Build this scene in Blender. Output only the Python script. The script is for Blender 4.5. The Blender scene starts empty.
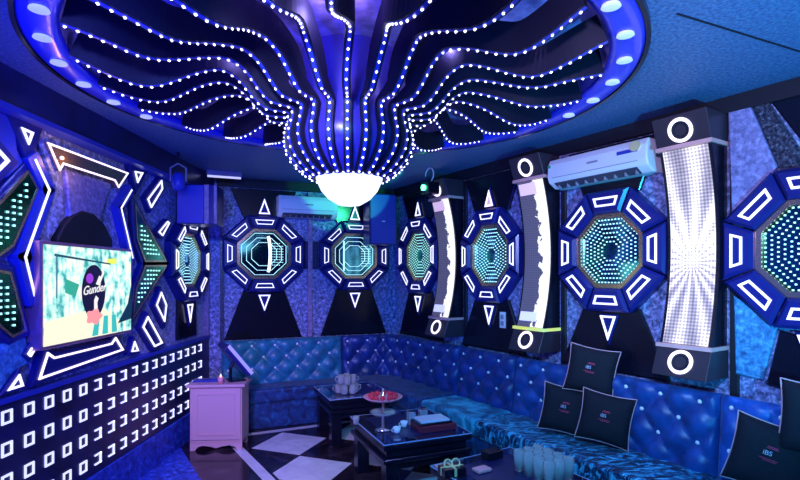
import bpy, bmesh, math, random
from mathutils import Vector, Matrix
random.seed(7)
sc = bpy.context.scene
COL = sc.collection
PI = math.pi
R = math.radians
CX, HY, F, H = 400.0, 276.0, 506.0, 1.61
CEIL = 2.70

# ------------------------------------------------------------------ materials
def new_mat(name):
    m = bpy.data.materials.new(name); m.use_nodes = True
    nt = m.node_tree
    return m, nt, nt.nodes['Principled BSDF']

def mat(name, col, rough=.5, metal=0., spec=.5, coat=0., trans=0., sheen=0., ior=1.45):
    m, nt, p = new_mat(name)
    p.inputs['Base Color'].default_value = (*col, 1)
    p.inputs['Roughness'].default_value = rough
    p.inputs['Metallic'].default_value = metal
    p.inputs['Specular IOR Level'].default_value = spec
    p.inputs['Coat Weight'].default_value = coat
    p.inputs['Transmission Weight'].default_value = trans
    p.inputs['Sheen Weight'].default_value = sheen
    p.inputs['IOR'].default_value = ior
    return m

def ramp(nt, stops, interp='LINEAR'):
    r = nt.nodes.new('ShaderNodeValToRGB'); r.color_ramp.interpolation = interp
    el = r.color_ramp.elements
    while len(el) > 1: el.remove(el[-1])
    el[0].position = stops[0][0]; el[0].color = (*stops[0][1], 1)
    for p, c in stops[1:]:
        e = el.new(p); e.color = (*c, 1)
    return r

def noisy(name, stops, scale=8, detail=6, dist=0., rough=.5, metal=0., bump=.0, stretch=(1,1,1), sheen=0., coat=0., spec=.5, nrough=.6):
    m, nt, p = new_mat(name)
    tc = nt.nodes.new('ShaderNodeTexCoord'); mp = nt.nodes.new('ShaderNodeMapping')
    mp.inputs['Scale'].default_value = stretch
    nt.links.new(tc.outputs['Object'], mp.inputs['Vector'])
    n = nt.nodes.new('ShaderNodeTexNoise')
    n.inputs['Scale'].default_value = scale; n.inputs['Detail'].default_value = detail
    n.inputs['Distortion'].default_value = dist; n.inputs['Roughness'].default_value = nrough
    nt.links.new(mp.outputs[0], n.inputs['Vector'])
    r = ramp(nt, stops); nt.links.new(n.outputs['Fac'], r.inputs['Fac'])
    nt.links.new(r.outputs['Color'], p.inputs['Base Color'])
    p.inputs['Roughness'].default_value = rough; p.inputs['Metallic'].default_value = metal
    p.inputs['Sheen Weight'].default_value = sheen; p.inputs['Coat Weight'].default_value = coat
    p.inputs['Specular IOR Level'].default_value = spec
    if bump:
        b = nt.nodes.new('ShaderNodeBump'); b.inputs['Strength'].default_value = bump
        b.inputs['Distance'].default_value = .02
        nt.links.new(n.outputs['Fac'], b.inputs['Height']); nt.links.new(b.outputs['Normal'], p.inputs['Normal'])
    return m

def emis(name, col, s, base=(.6,.6,.7)):
    m, nt, p = new_mat(name)
    p.inputs['Base Color'].default_value = (*base, 1)
    p.inputs['Emission Color'].default_value = (*col, 1)
    p.inputs['Emission Strength'].default_value = s
    return m

M = {}
M['stone'] = noisy('velvet_wall_covering', [(.34,(.03,.04,.12)),(.5,(.16,.19,.42)),(.66,(.50,.54,.95))], scale=30, detail=8, dist=.6, rough=.45, bump=.35, sheen=.4)
M['stone_lilac'] = noisy('lilac_wall_covering', [(.25,(.10,.09,.22)),(.5,(.24,.22,.48)),(.75,(.5,.46,.85))], scale=34, detail=8, dist=.4, rough=.5, bump=.3)
M['stone_blue'] = noisy('blue_wall_covering', [(.3,(.02,.08,.22)),(.5,(.05,.25,.5)),(.72,(.2,.55,.85))], scale=30, detail=8, dist=.4, rough=.5, bump=.3)
M['speckle'] = noisy('speckled_granite', [(.42,(.01,.012,.03)),(.58,(.07,.075,.12)),(.75,(.35,.34,.42))], scale=70, detail=8, rough=.3, bump=.1)
M['black'] = mat('black_lacquer', (.006,.006,.016), .22)
M['black_matte'] = mat('matt_black', (.008,.008,.018), .6)
M['navy'] = mat('navy_lacquer', (.012,.016,.16), .28)
M['navy2'] = mat('blue_lacquer', (.03,.05,.42), .35)
M['panel'] = noisy('dark_blue_panel', [(.3,(.008,.008,.04)),(.7,(.02,.02,.12))], scale=5, rough=.3)
M['bronze'] = mat('bronze_mirror', (.70,.46,.30), .22, .9)
M['mirror'] = mat('tinted_mirror', (.10,.45,.55), .08, 1.)
M['greenmirror'] = mat('dark_green_mirror', (.05,.30,.20), .15, 1.)
M['led'] = emis('white_led', (.78,.78,1.), 1.5)
M['led_dim'] = emis('dim_led', (.55,.55,1.), 1.)
M['led_warm'] = emis('lilac_led', (.88,.76,1.), 1.6)
M['ledsq'] = emis('wainscot_led', (.62,.66,1.), 1.25)
M['dotg'] = emis('green_led_dots', (.45,1.,.6), 1.3)
M['dott'] = emis('teal_led_dots', (.50,1.,.92), 1.2)
M['dotl'] = emis('lilac_led_dots', (.75,.72,1.), 2.4)
M['dotc'] = emis('chandelier_led', (.84,.80,1.), 5.)
M['bowl'] = emis('frosted_lit_glass', (.84,.90,1.), 1.3, (.9,.9,.95))
M['down'] = emis('downlight_glow', (.40,.50,1.), .8)
M['ring_blue'] = mat('glossy_blue_ring', (.04,.05,.75), .25)
M['fabric'] = noisy('purple_ceiling_fabric', [(.3,(.12,.09,.3)),(.7,(.5,.4,.85))], scale=9, detail=8, rough=.7, bump=.2)
M['ceil'] = noisy('ceiling_paint', [(.35,(.03,.07,.22)),(.65,(.11,.24,.46))], scale=60, detail=6, rough=.55, bump=.15)
M['rib'] = mat('black_velvet_rib', (.006,.005,.02), .55)
M['bulb'] = mat('violet_bulb_shell', (.05,.035,.28), .3)
M['white'] = mat('white_plastic', (.85,.85,.88), .3)
M['grey'] = mat('grey_plastic', (.3,.3,.36), .45)
M['velvet'] = noisy('dark_crushed_velvet', [(.38,(.002,.008,.07)),(.5,(.010,.07,.32)),(.62,(.03,.36,.80))], scale=11, detail=9, dist=1.6, rough=.5, sheen=.12, bump=.15, nrough=.7)
M['velvet_teal'] = noisy('teal_velvet', [(.36,(.006,.08,.18)),(.5,(.03,.34,.55)),(.64,(.10,.70,.90))], scale=6, detail=8, dist=1., rough=.5, sheen=.12, bump=.1)
M['velvet_blue'] = noisy('bright_blue_velvet', [(.36,(.004,.02,.20)),(.64,(.02,.24,.85))], scale=11, detail=8, dist=1., rough=.5, sheen=.12, bump=.1)
M['velvet_streak'] = noisy('streaked_velvet', [(.42,(.001,.006,.03)),(.50,(.01,.08,.22)),(.56,(.05,.55,.85)),(.68,(.25,.85,1.))], scale=6, detail=12, dist=2.6, rough=.45, sheen=.12, bump=.2, stretch=(1,2.5,1), nrough=.72)
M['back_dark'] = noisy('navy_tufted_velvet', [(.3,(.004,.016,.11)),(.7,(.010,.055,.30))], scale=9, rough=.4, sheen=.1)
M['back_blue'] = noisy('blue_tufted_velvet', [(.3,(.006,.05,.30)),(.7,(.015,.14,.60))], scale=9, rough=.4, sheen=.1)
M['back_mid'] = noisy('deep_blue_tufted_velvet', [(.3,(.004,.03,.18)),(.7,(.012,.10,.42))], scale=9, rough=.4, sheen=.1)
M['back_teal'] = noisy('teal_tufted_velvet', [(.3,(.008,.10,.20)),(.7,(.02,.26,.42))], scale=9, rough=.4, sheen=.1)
M['seat_dark'] = noisy('dark_blue_seat_velvet', [(.35,(.004,.014,.07)),(.55,(.010,.06,.22)),(.7,(.02,.18,.42))], scale=9, detail=9, dist=1.2, rough=.5, sheen=.1)
M['crystal'] = mat('crystal_button', (.95,.95,1.), .15, 0., .8)
M['cushion'] = noisy('black_cushion_cloth', [(.3,(.003,.003,.010)),(.7,(.008,.007,.02))], scale=60, rough=.85)
M['piping'] = mat('silver_piping', (.75,.38,.45), .5)
M['redthread'] = mat('red_embroidery', (.6,.04,.12), .7)
M['palethread'] = mat('pale_embroidery', (.65,.6,.8), .7)
M['glass'] = mat('clear_glass', (.92,.97,1.), .03, trans=.7, coat=1., ior=1.45)
M['tableglass'] = mat('black_glass_top', (.012,.014,.05), .04, coat=1.)
M['cab'] = mat('cream_pink_paint', (.72,.42,.46), .5)
M['chrome'] = mat('chrome', (.8,.8,.85), .12, 1.)
M['red'] = mat('red_fruit', (.75,.03,.06), .35)
M['pink'] = mat('pink_plastic', (.9,.35,.4), .4)
M['orange'] = emis('lit_candle', (1.,.45,.15), 2.)
M['maroon'] = mat('maroon_leather', (.22,.02,.04), .4)
M['paper'] = mat('white_paper', (.75,.72,.8), .6)
M['gold'] = mat('gold_ribbon', (.9,.78,.4), .35, .3)
M['greenlit'] = emis('green_laser_lens', (.1,1.,.35), 4.)
M['bluelit'] = emis('blue_screen_light', (.03,.06,1.), 1.3)
M['carpetblue'] = noisy('blue_plush_carpet', [(.35,(.01,.02,.25)),(.6,(.03,.10,.70)),(.75,(.2,.35,.95))], scale=22, detail=8, dist=.8, rough=.5, bump=.5)

# floor: white diamonds in dark marble, white border strips, blue carpet at the left
def floor_mat():
    m, nt, p = new_mat('marble_floor')
    N, L = nt.nodes.new, nt.links.new
    g = N('ShaderNodeNewGeometry'); sp = N('ShaderNodeSeparateXYZ'); L(g.outputs['Position'], sp.inputs[0])
    def mth(op, a, b=None, c=None):
        n = N('ShaderNodeMath'); n.operation = op
        for i, v in enumerate((a, b, c)):
            if v is None: continue
            if isinstance(v, (int, float)): n.inputs[i].default_value = v
            else: L(v, n.inputs[i])
        return n.outputs[0]
    def lin(ax, ay, c):
        return mth('ADD', mth('ADD', mth('MULTIPLY', sp.outputs[0], ax), mth('MULTIPLY', sp.outputs[1], ay)), c)
    ca, sa = math.cos(R(25)), math.sin(R(25))
    a = lin(ca, sa, -(-1.06*ca + 4.88*sa)); b = lin(-sa, ca, -(1.06*sa + 4.88*ca))
    P = .75
    da = mth('ABSOLUTE', mth('SUBTRACT', mth('MODULO', mth('ADD', a, P*20.5), P), P/2))
    db = mth('ABSOLUTE', mth('SUBTRACT', mth('MODULO', mth('ADD', b, P*20.5), P), P/2))
    dia = mth('LESS_THAN', mth('ADD', da, db), P/2 - .012)
    bb = lin(-sa, ca, 0)
    s1 = mth('COMPARE', bb, 5.31, .04)
    a2 = lin(.839, .545, 0)
    s2 = mth('COMPARE', a2, 1.31, .045)
    inside = mth('MULTIPLY', mth('LESS_THAN', bb, 5.24), mth('GREATER_THAN', a2, 1.38))
    strips = mth('MAXIMUM', mth('MULTIPLY', s1, mth('GREATER_THAN', a2, 1.265)), mth('MULTIPLY', s2, mth('LESS_THAN', bb, 5.35)))
    w = mth('MAXIMUM', mth('MULTIPLY', dia, inside), strips)
    n1 = N('ShaderNodeTexNoise'); n1.inputs['Scale'].default_value = 5; n1.inputs['Detail'].default_value = 9; n1.inputs['Distortion'].default_value = 1.5
    L(g.outputs['Position'], n1.inputs['Vector'])
    dark = ramp(nt, [(.35,(.006,.006,.012)),(.55,(.03,.018,.03)),(.75,(.10,.06,.08))]); L(n1.outputs['Fac'], dark.inputs['Fac'])
    lite = ramp(nt, [(.3,(.7,.66,.72)),(.7,(.92,.9,.95))]); L(n1.outputs['Fac'], lite.inputs['Fac'])
    mx = N('ShaderNodeMix'); mx.data_type = 'RGBA'
    L(w, mx.inputs['Factor']); L(dark.outputs[0], mx.inputs[6]); L(lite.outputs[0], mx.inputs[7])
    n2 = N('ShaderNodeTexNoise'); n2.inputs['Scale'].default_value = 24; n2.inputs['Detail'].default_value = 8; n2.inputs['Distortion'].default_value = .8
    L(g.outputs['Position'], n2.inputs['Vector'])
    car = ramp(nt, [(.35,(.01,.02,.25)),(.6,(.03,.10,.70)),(.75,(.2,.35,.95))]); L(n2.outputs['Fac'], car.inputs['Fac'])
    cz = mth('LESS_THAN', a2, .86)
    mx2 = N('ShaderNodeMix'); mx2.data_type = 'RGBA'
    L(cz, mx2.inputs['Factor']); L(mx.outputs[2], mx2.inputs[6]); L(car.outputs[0], mx2.inputs[7])
    L(mx2.outputs[2], p.inputs['Base Color'])
    L(mth('ADD', mth('MULTIPLY', cz, .4), .12), p.inputs['Roughness'])
    return m
M['floor'] = floor_mat()
M['edge'] = mat('pale_edge_highlight', (.35,.5,.75), .1)
M['slot'] = mat('dark_slot', (.05,.05,.09), .5)
M['pinklit'] = emis('pale_pink_light', (1.,.62,.72), .62)
M['pinkledge'] = mat('pink_copper_ledge', (.85,.42,.40), .35)
M['amber_reflection'] = emis('amber_glow', (1.,.55,.35), .55)
M['ledge_reflection'] = noisy('lime_ledge_reflection', [(.4,(.9,.6,.1)),(.6,(.1,.8,.3))], scale=9, rough=.4)  # LED reflection on the middle column's ledge, put in as emission
M['ledge_reflection'].node_tree.nodes['Principled BSDF'].inputs['Emission Color'].default_value = (.7,.75,.12,1)
M['ledge_reflection'].node_tree.nodes['Principled BSDF'].inputs['Emission Strength'].default_value = .7
M['brownblack'] = mat('brown_black_laminate', (.045,.03,.045), .35)

# lit video screens of the wall columns: pale lattice with a star burst
def burst_mat(name, kind):
    m, nt, p = new_mat(name)
    N, L = nt.nodes.new, nt.links.new
    tc = N('ShaderNodeTexCoord'); sp = N('ShaderNodeSeparateXYZ'); L(tc.outputs['Object'], sp.inputs[0])
    def mth(op, a, b=None, c=None):
        n = N('ShaderNodeMath'); n.operation = op
        for i, v in enumerate((a, b, c)):
            if v is None: continue
            if isinstance(v, (int, float)): n.inputs[i].default_value = v
            else: L(v, n.inputs[i])
        return n.outputs[0]
    x, z = sp.outputs[0], sp.outputs[2]
    no = N('ShaderNodeTexNoise'); no.inputs['Scale'].default_value = 14; no.inputs['Detail'].default_value = 5
    L(tc.outputs['Object'], no.inputs['Vector'])
    ang = mth('ARCTAN2', x, mth('SUBTRACT', z, -.10))
    rays = mth('SINE', mth('MULTIPLY', ang, 20))
    rad = mth('SQRT', mth('ADD', mth('MULTIPLY', x, x), mth('MULTIPLY', z, z)))
    lat = mth('MULTIPLY', mth('SINE', mth('MULTIPLY', mth('ADD', x, z), 150)), mth('SINE', mth('MULTIPLY', mth('SUBTRACT', x, z), 150)))
    if kind == 'burst':
        v = mth('ADD', mth('MULTIPLY', rays, .30), mth('ADD', mth('MULTIPLY', lat, .35), mth('ADD', .52, mth('MULTIPLY', no.outputs['Fac'], .35))))
        v = mth('ADD', v, mth('MULTIPLY', mth('MAXIMUM', mth('SUBTRACT', 1., mth('MULTIPLY', mth('ABSOLUTE', mth('SUBTRACT', z, .02)), 3.2)), 0.), .55))
        r = ramp(nt, [(0,(.05,.04,.07)),(.45,(.30,.26,.36)),(.85,(.62,.56,.68)),(1,(1,1,1))])
        L(v, r.inputs['Fac'])
    else:
        edge = mth('ADD', mth('MULTIPLY', mth('SUBTRACT', no.outputs['Fac'], .5), .22), x)
        right = mth('GREATER_THAN', edge, .03)
        v = mth('ADD', mth('MULTIPLY', right, .8), mth('MULTIPLY', mth('ADD', lat, 1.), .13))
        r = ramp(nt, [(0,(.01,.01,.03)),(.28,(.10,.08,.15)),(.8,(.75,.80,.80)),(1,(1,1,1))])
        L(v, r.inputs['Fac'])
    L(r.outputs[0], p.inputs['Emission Color']); p.inputs['Emission Strength'].default_value = 1.15
    p.inputs['Base Color'].default_value = (.1,.1,.12,1); p.inputs['Roughness'].default_value = .3
    return m
M['burst'] = burst_mat('star_burst_screen', 'burst')
M['jag'] = burst_mat('jagged_screen', 'jag')

# ------------------------------------------------------------------ mesh builder
class MB:
    def __init__(s): s.v = []; s.f = []; s.sm = False
    def add(s, vs, fs):
        n = len(s.v); s.v += [tuple(v) for v in vs]; s.f += [tuple(i+n for i in f) for f in fs]; return s
    def box(s, x0, x1, y0, y1, z0, z1, m=None):
        vs = [Vector(p) for p in ((x0,y0,z0),(x1,y0,z0),(x1,y1,z0),(x0,y1,z0),(x0,y0,z1),(x1,y0,z1),(x1,y1,z1),(x0,y1,z1))]
        if m: vs = [m @ v for v in vs]
        return s.add(vs, [(0,3,2,1),(4,5,6,7),(0,1,5,4),(1,2,6,5),(2,3,7,6),(3,0,4,7)])
    def prism_xz(s, poly, y0, y1, inset=0.):
        """polygon in x,z; front face at y0 (towards the room, smaller y), back at y1; inset bevels the front"""
        n = len(poly)
        ar = sum(poly[i][0]*poly[(i+1)%n][1]-poly[(i+1)%n][0]*poly[i][1] for i in range(n))
        if ar < 0: poly = poly[::-1]
        fr = offset_poly(poly, -inset) if inset else poly
        vs = [(x,y1,z) for x,z in poly]
        if inset:
            ym = y0 + min(inset, abs(y1-y0)*.6)
            vs += [(x,ym,z) for x,z in poly] + [(x,y0,z) for x,z in fr]
            fs = [tuple(range(2*n,3*n))] + [(i+n,(i+1)%n+n,(i+1)%n+2*n,i+2*n) for i in range(n)] + [(i,(i+1)%n,(i+1)%n+n,i+n) for i in range(n)]
        else:
            vs += [(x,y0,z) for x,z in poly]
            fs = [tuple(range(n,2*n))] + [(i,(i+1)%n,(i+1)%n+n,i+n) for i in range(n)]
        fs.append(tuple(range(n-1,-1,-1)))
        return s.add(vs, fs)
    def ring_xz(s, poly, w, y0, y1):
        """closed outline band of width w inside a polygon, prism from y0 to y1"""
        n = len(poly)
        ar = sum(poly[i][0]*poly[(i+1)%n][1]-poly[(i+1)%n][0]*poly[i][1] for i in range(n))
        if ar < 0: poly = poly[::-1]
        inn = offset_poly(poly, -w)
        vs = [(x,y0,z) for x,z in poly]+[(x,y0,z) for x,z in inn]+[(x,y1,z) for x,z in poly]+[(x,y1,z) for x,z in inn]
        fs = []
        for i in range(n):
            j = (i+1)%n
            fs += [(i,j,j+n,i+n),(i+2*n,i+3*n,j+3*n,j+2*n),(i,i+2*n,j+2*n,j),(i+n,j+n,j+3*n,i+3*n)]
        return s.add(vs, fs)
    def band_xz(s, pts, w, y0, y1):
        """open polyline band"""
        for (ax,az),(bx,bz) in zip(pts, pts[1:]):
            d = Vector((bx-ax, bz-az)); L = d.length; d /= L; nx, nz = -d.y*w/2, d.x*w/2
            ex, ez = d.x*w*.3, d.y*w*.3
            s.prism_xz([(ax+nx-ex,az+nz-ez),(bx+nx+ex,bz+nz+ez),(bx-nx+ex,bz-nz+ez),(ax-nx-ex,az-nz-ez)], y0, y1)
        return s
    def prism_z(s, poly, z0, z1):
        n = len(poly)
        ar = sum(poly[i][0]*poly[(i+1)%n][1]-poly[(i+1)%n][0]*poly[i][1] for i in range(n))
        if ar < 0: poly = poly[::-1]
        vs = [(x,y,z0) for x,y in poly]+[(x,y,z1) for x,y in poly]
        return s.add(vs, [tuple(range(n-1,-1,-1)), tuple(range(n,2*n))]+[(i,(i+1)%n,(i+1)%n+n,i+n) for i in range(n)])
    def lathe(s, prof, n=24, m=None, cap=True):
        vs = []
        for r, z in prof:
            for k in range(n):
                a = 2*PI*k/n; v = Vector((r*math.cos(a), r*math.sin(a), z)); vs.append(m @ v if m else v)
        fs = [(i*n+k, i*n+(k+1)%n, (i+1)*n+(k+1)%n, (i+1)*n+k) for i in range(len(prof)-1) for k in range(n)]
        if cap:
            fs.append(tuple(range(n-1,-1,-1))); q = (len(prof)-1)*n; fs.append(tuple(range(q,q+n)))
        return s.add(vs, fs)
    def tube(s, pts, r, n=8, closed=False):
        pts = [Vector(p) for p in pts]; N = len(pts); vs = []; up = None
        for i, p in enumerate(pts):
            a = pts[(i-1)%N] if (closed or i>0) else p; b = pts[(i+1)%N] if (closed or i<N-1) else p
            t = (b-a).normalized()
            if up is None: up = t.orthogonal().normalized()
            up = (up - t*up.dot(t)).normalized(); bi = t.cross(up)
            vs += [p + (up*math.cos(2*PI*k/n)+bi*math.sin(2*PI*k/n))*r for k in range(n)]
        fs = [(i*n+k, i*n+(k+1)%n, ((i+1)%N)*n+(k+1)%n, ((i+1)%N)*n+k) for i in range(N if closed else N-1) for k in range(n)]
        if not closed: fs += [tuple(range(n-1,-1,-1)), tuple(range((N-1)*n,N*n))]
        return s.add(vs, fs)
    def sphere(s, c, r, seg=8, rings=5, sc_=(1,1,1)):
        prof = [(max(1e-4, math.sin(PI*i/rings))*r, -math.cos(PI*i/rings)*r) for i in range(rings+1)]
        m = Matrix.Translation(c) @ Matrix.Diagonal((*sc_,1))
        return s.lathe(prof, seg, m)
    def build(s, name, material, parent=None, off=(0,0,0), smooth=False, bevel=0., loc=None, rot=None):
        me = bpy.data.meshes.new(name)
        me.from_pydata([(x-off[0],y-off[1],z-off[2]) for x,y,z in s.v], [], s.f); me.update()
        bm = bmesh.new(); bm.from_mesh(me); bmesh.ops.recalc_face_normals(bm, faces=bm.faces); bm.to_mesh(me); bm.free()
        me.materials.append(material)
        if smooth:
            for p in me.polygons: p.use_smooth = True
        o = bpy.data.objects.new(name, me); COL.objects.link(o)
        if parent: o.parent = parent
        if loc is not None: o.location = loc
        if rot is not None: o.rotation_euler = rot
        if bevel:
            b = o.modifiers.new('bevel', 'BEVEL'); b.width = bevel; b.segments = 3; b.limit_method = 'ANGLE'
        return o

def offset_poly(poly, d):
    """offset a counter-clockwise polygon; negative d shrinks"""
    n = len(poly); out = []
    for i in range(n):
        p0, p1, p2 = Vector(poly[i-1]), Vector(poly[i]), Vector(poly[(i+1)%n])
        e1 = (p1-p0).normalized(); e2 = (p2-p1).normalized()
        n1 = Vector((e1.y,-e1.x)); n2 = Vector((e2.y,-e2.x)); b = n1+n2
        L = b.length
        if L < 1e-4: out.append(tuple(p1+n1*d)); continue
        b /= L; c = max(.35, b.dot(n1)); out.append(tuple(p1+b*(d/c)))
    return out

def tag(o, label, cat, group=None, kind=None):
    if label: o['label'] = label
    if cat: o['category'] = cat
    if group: o['group'] = group
    if kind: o['kind'] = kind
    return o
def empty(name, loc, rz=0., label=None, cat=None, group=None, rot=None):
    o = bpy.data.objects.new(name, None); COL.objects.link(o); o.empty_display_size = .1
    o.location = loc; o.rotation_euler = rot or (0,0,rz)
    return tag(o, label, cat, group)
def struct(o): o['kind'] = 'structure'; return o
def copy_tree(o, parent=None, label=None):
    c = o.copy(); COL.objects.link(c)
    if parent: c.parent = parent
    if label: c['label'] = label
    for ch in list(o.children): copy_tree(ch, c)
    return c
def text_mesh(name, txt, size, material, parent, loc, rot, ext=.0012, shear=0., label=None):
    cu = bpy.data.curves.new(name, 'FONT'); cu.body = txt; cu.size = size; cu.extrude = ext; cu.shear = shear
    cu.align_x = 'CENTER'; cu.align_y = 'CENTER'
    t = bpy.data.objects.new('tmp', cu); COL.objects.link(t)
    dg = bpy.context.evaluated_depsgraph_get(); me = bpy.data.meshes.new_from_object(t.evaluated_get(dg))
    bpy.data.objects.remove(t); me.name = name; me.materials.clear(); me.materials.append(material)
    o = bpy.data.objects.new(name, me); COL.objects.link(o); o.parent = parent; o.location = loc; o.rotation_euler = rot
    return o

# ------------------------------------------------------------------ walls as frames
class Wall:
    """x along the wall to the right as seen from the room, y into the wall, z up"""
    def __init__(s, p, deg):
        s.p = Vector((p[0],p[1],0)); s.a = R(deg)
        s.x = Vector((math.cos(s.a), math.sin(s.a),0)); s.y = Vector((-math.sin(s.a), math.cos(s.a),0))
    def px(s, u, v, off=0.):
        """wall coordinates of the point of the plane 'off' in front of the wall that is seen at u, v"""
        d = Vector(((u-CX)/F, 1, (HY-v)/F)); o = Vector((0,0,H))
        q = s.p - s.y*off
        t = (q-o).dot(s.y)/d.dot(s.y); h = o + d*t - s.p
        return (h.dot(s.x), h.z)
    def w(s, x, z, off=0.): return s.p + s.x*x - s.y*off + Vector((0,0,z))
    def thing(s, name, c, label, cat, group=None, off=0.):
        return empty(name, s.w(c[0], c[1], off), s.a, label, cat, group)
C0 = (-.06, 6.4)
WB = Wall(C0, 22.8); WR = Wall(C0, -57.7)
XL = -2.13
YC = 6.4 + math.tan(R(22.8))*(XL+.06)
WL = Wall((XL, 0), 90)
LB = -(XL+.06)/math.cos(R(22.8))      # back wall length
LR = 6.9
def at(u, v, z):
    k = (v-HY)/(H-z); return (( u-CX)/k, F/k)

# ------------------------------------------------------------------ room shell
def wall_slab(W, x0, x1, name):
    o = MB().box(x0, x1, 0, .12, 0, CEIL+.4).build(name, M['stone'], loc=W.p, rot=(0,0,W.a)); struct(o)
wall_slab(WL, -2.5, YC+.12, 'wall_left')
wall_slab(WB, -LB-.1, .1, 'wall_back')
wall_slab(WR, -.1, LR, 'wall_right')
struct(MB().box(-2.3, 5, -2.5, 7.2, -.1, 0).build('floor', M['floor']))
CC = Vector((-.29, 2.9)); RO, RI = 1.53, 1.39
def ceiling():
    n = 96; b = MB(); vs = []; 
    circ = [(CC.x+RI*math.cos(2*PI*k/n), CC.y+RI*math.sin(2*PI*k/n)) for k in range(n)]
    x0,x1,y0,y1 = -2.3,5,-2.5,7.2
    def hit(k):
        a = 2*PI*k/n; dx, dy = math.cos(a), math.sin(a); t = 1e9
        if dx>1e-9: t=min(t,(x1-CC.x)/dx)
        if dx<-1e-9: t=min(t,(x0-CC.x)/dx)
        if dy>1e-9: t=min(t,(y1-CC.y)/dy)
        if dy<-1e-9: t=min(t,(y0-CC.y)/dy)
        return (CC.x+dx*t, CC.y+dy*t)
    out = [hit(k) for k in range(n)]
    vs = [(x,y,CEIL) for x,y in circ]+[(x,y,CEIL) for x,y in out]+[(x,y,CEIL+.4) for x,y in circ]+[(x,y,CEIL+.4) for x,y in out]
    fs = []
    for i in range(n):
        j=(i+1)%n
        fs += [(i,i+n,j+n,j),(i+2*n,j+2*n,j+3*n,i+3*n),(i,j,j+2*n,i+2*n)]
    b.add(vs, fs); return b.build('ceiling', M['ceil'])
co = ceiling(); struct(co)
# ceiling joint to the right and crown trim
t = MB().tube([Vector((1.15,2.1,CEIL)), Vector((2.6,2.75,CEIL))], .006, 6).build('trim_1', M['black_matte']); struct(t)
struct(MB().box(-2.4, YC-.02, -.10, -.002, 2.50, CEIL-.002).build('trim_2', M['panel'], loc=WL.p, rot=(0,0,WL.a)))
struct(MB().box(-2.4, YC-.02, -.115, -.002, 2.47, 2.50).build('trim_3', M['navy2'], loc=WL.p, rot=(0,0,WL.a)))
struct(MB().box(-LB+.12, -.05, -.05, -.002, 2.6, CEIL-.002).build('trim_4', M['black_matte'], loc=WB.p, rot=(0,0,WB.a)))
struct(MB().box(.06, LR, -.05, -.002, 2.6, CEIL-.002).build('trim_5', M['black_matte'], loc=WR.p, rot=(0,0,WR.a)))
struct(MB().box(-2.4, YC-.3, -.07, -.002, .002, .26).build('baseboard_left', M['carpetblue'], loc=WL.p, rot=(0,0,WL.a)))

# ------------------------------------------------------------------ ceiling ring with downlights
ring = empty('ceiling_ring', (CC.x, CC.y, CEIL), 0, 'glossy blue round ceiling ring set with small downlights around the octopus chandelier', 'ceiling ring')
b = MB(); n = 96
prof = [(RI-.01, .0),(RI-.01,-.02),(RI+.02,-.035),(RO-.02,-.035),(RO,-.02),(RO,-.001)]
b.lathe(prof, n, cap=False).build('ring_band', M['ring_blue'], ring, smooth=True)
b = MB(); b.lathe([(RO,-.002),(RO+.02,-.002),(RO+.02,-.03),(RO,-.03)], n, cap=False).build('ring_edge', M['black'], ring)
b = MB(); b.lathe([(.001,.17),(RI-.12,.17),(RI-.03,.12),(RI,.0)], n, cap=False).build('recess_lining', M['fabric'], ring, smooth=True)
for k in range(32):
    a = R(-40) + 2*PI*k/32
    x, y = 1.45*math.cos(a), 1.45*math.sin(a)
    if R(24) < a % (2*PI) < R(156): continue
    d = MB().lathe([(.034,0),(.038,-.010),(.028,-.014),(.001,-.016)], 16, cap=False).build('downlight', M['down'], ring, loc=(x,y,-.034))
    if k % 4 == 0:
        l = bpy.data.lights.new('downlight_lamp', 'SPOT'); l.energy = 26; l.color = (.22,.30,1.); l.spot_size = R(120); l.spot_blend = .8; l.shadow_soft_size = .03
        lo = bpy.data.objects.new('downlight_lamp', l); COL.objects.link(lo); lo.parent = ring; lo.location = (x,y,-.062)

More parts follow.
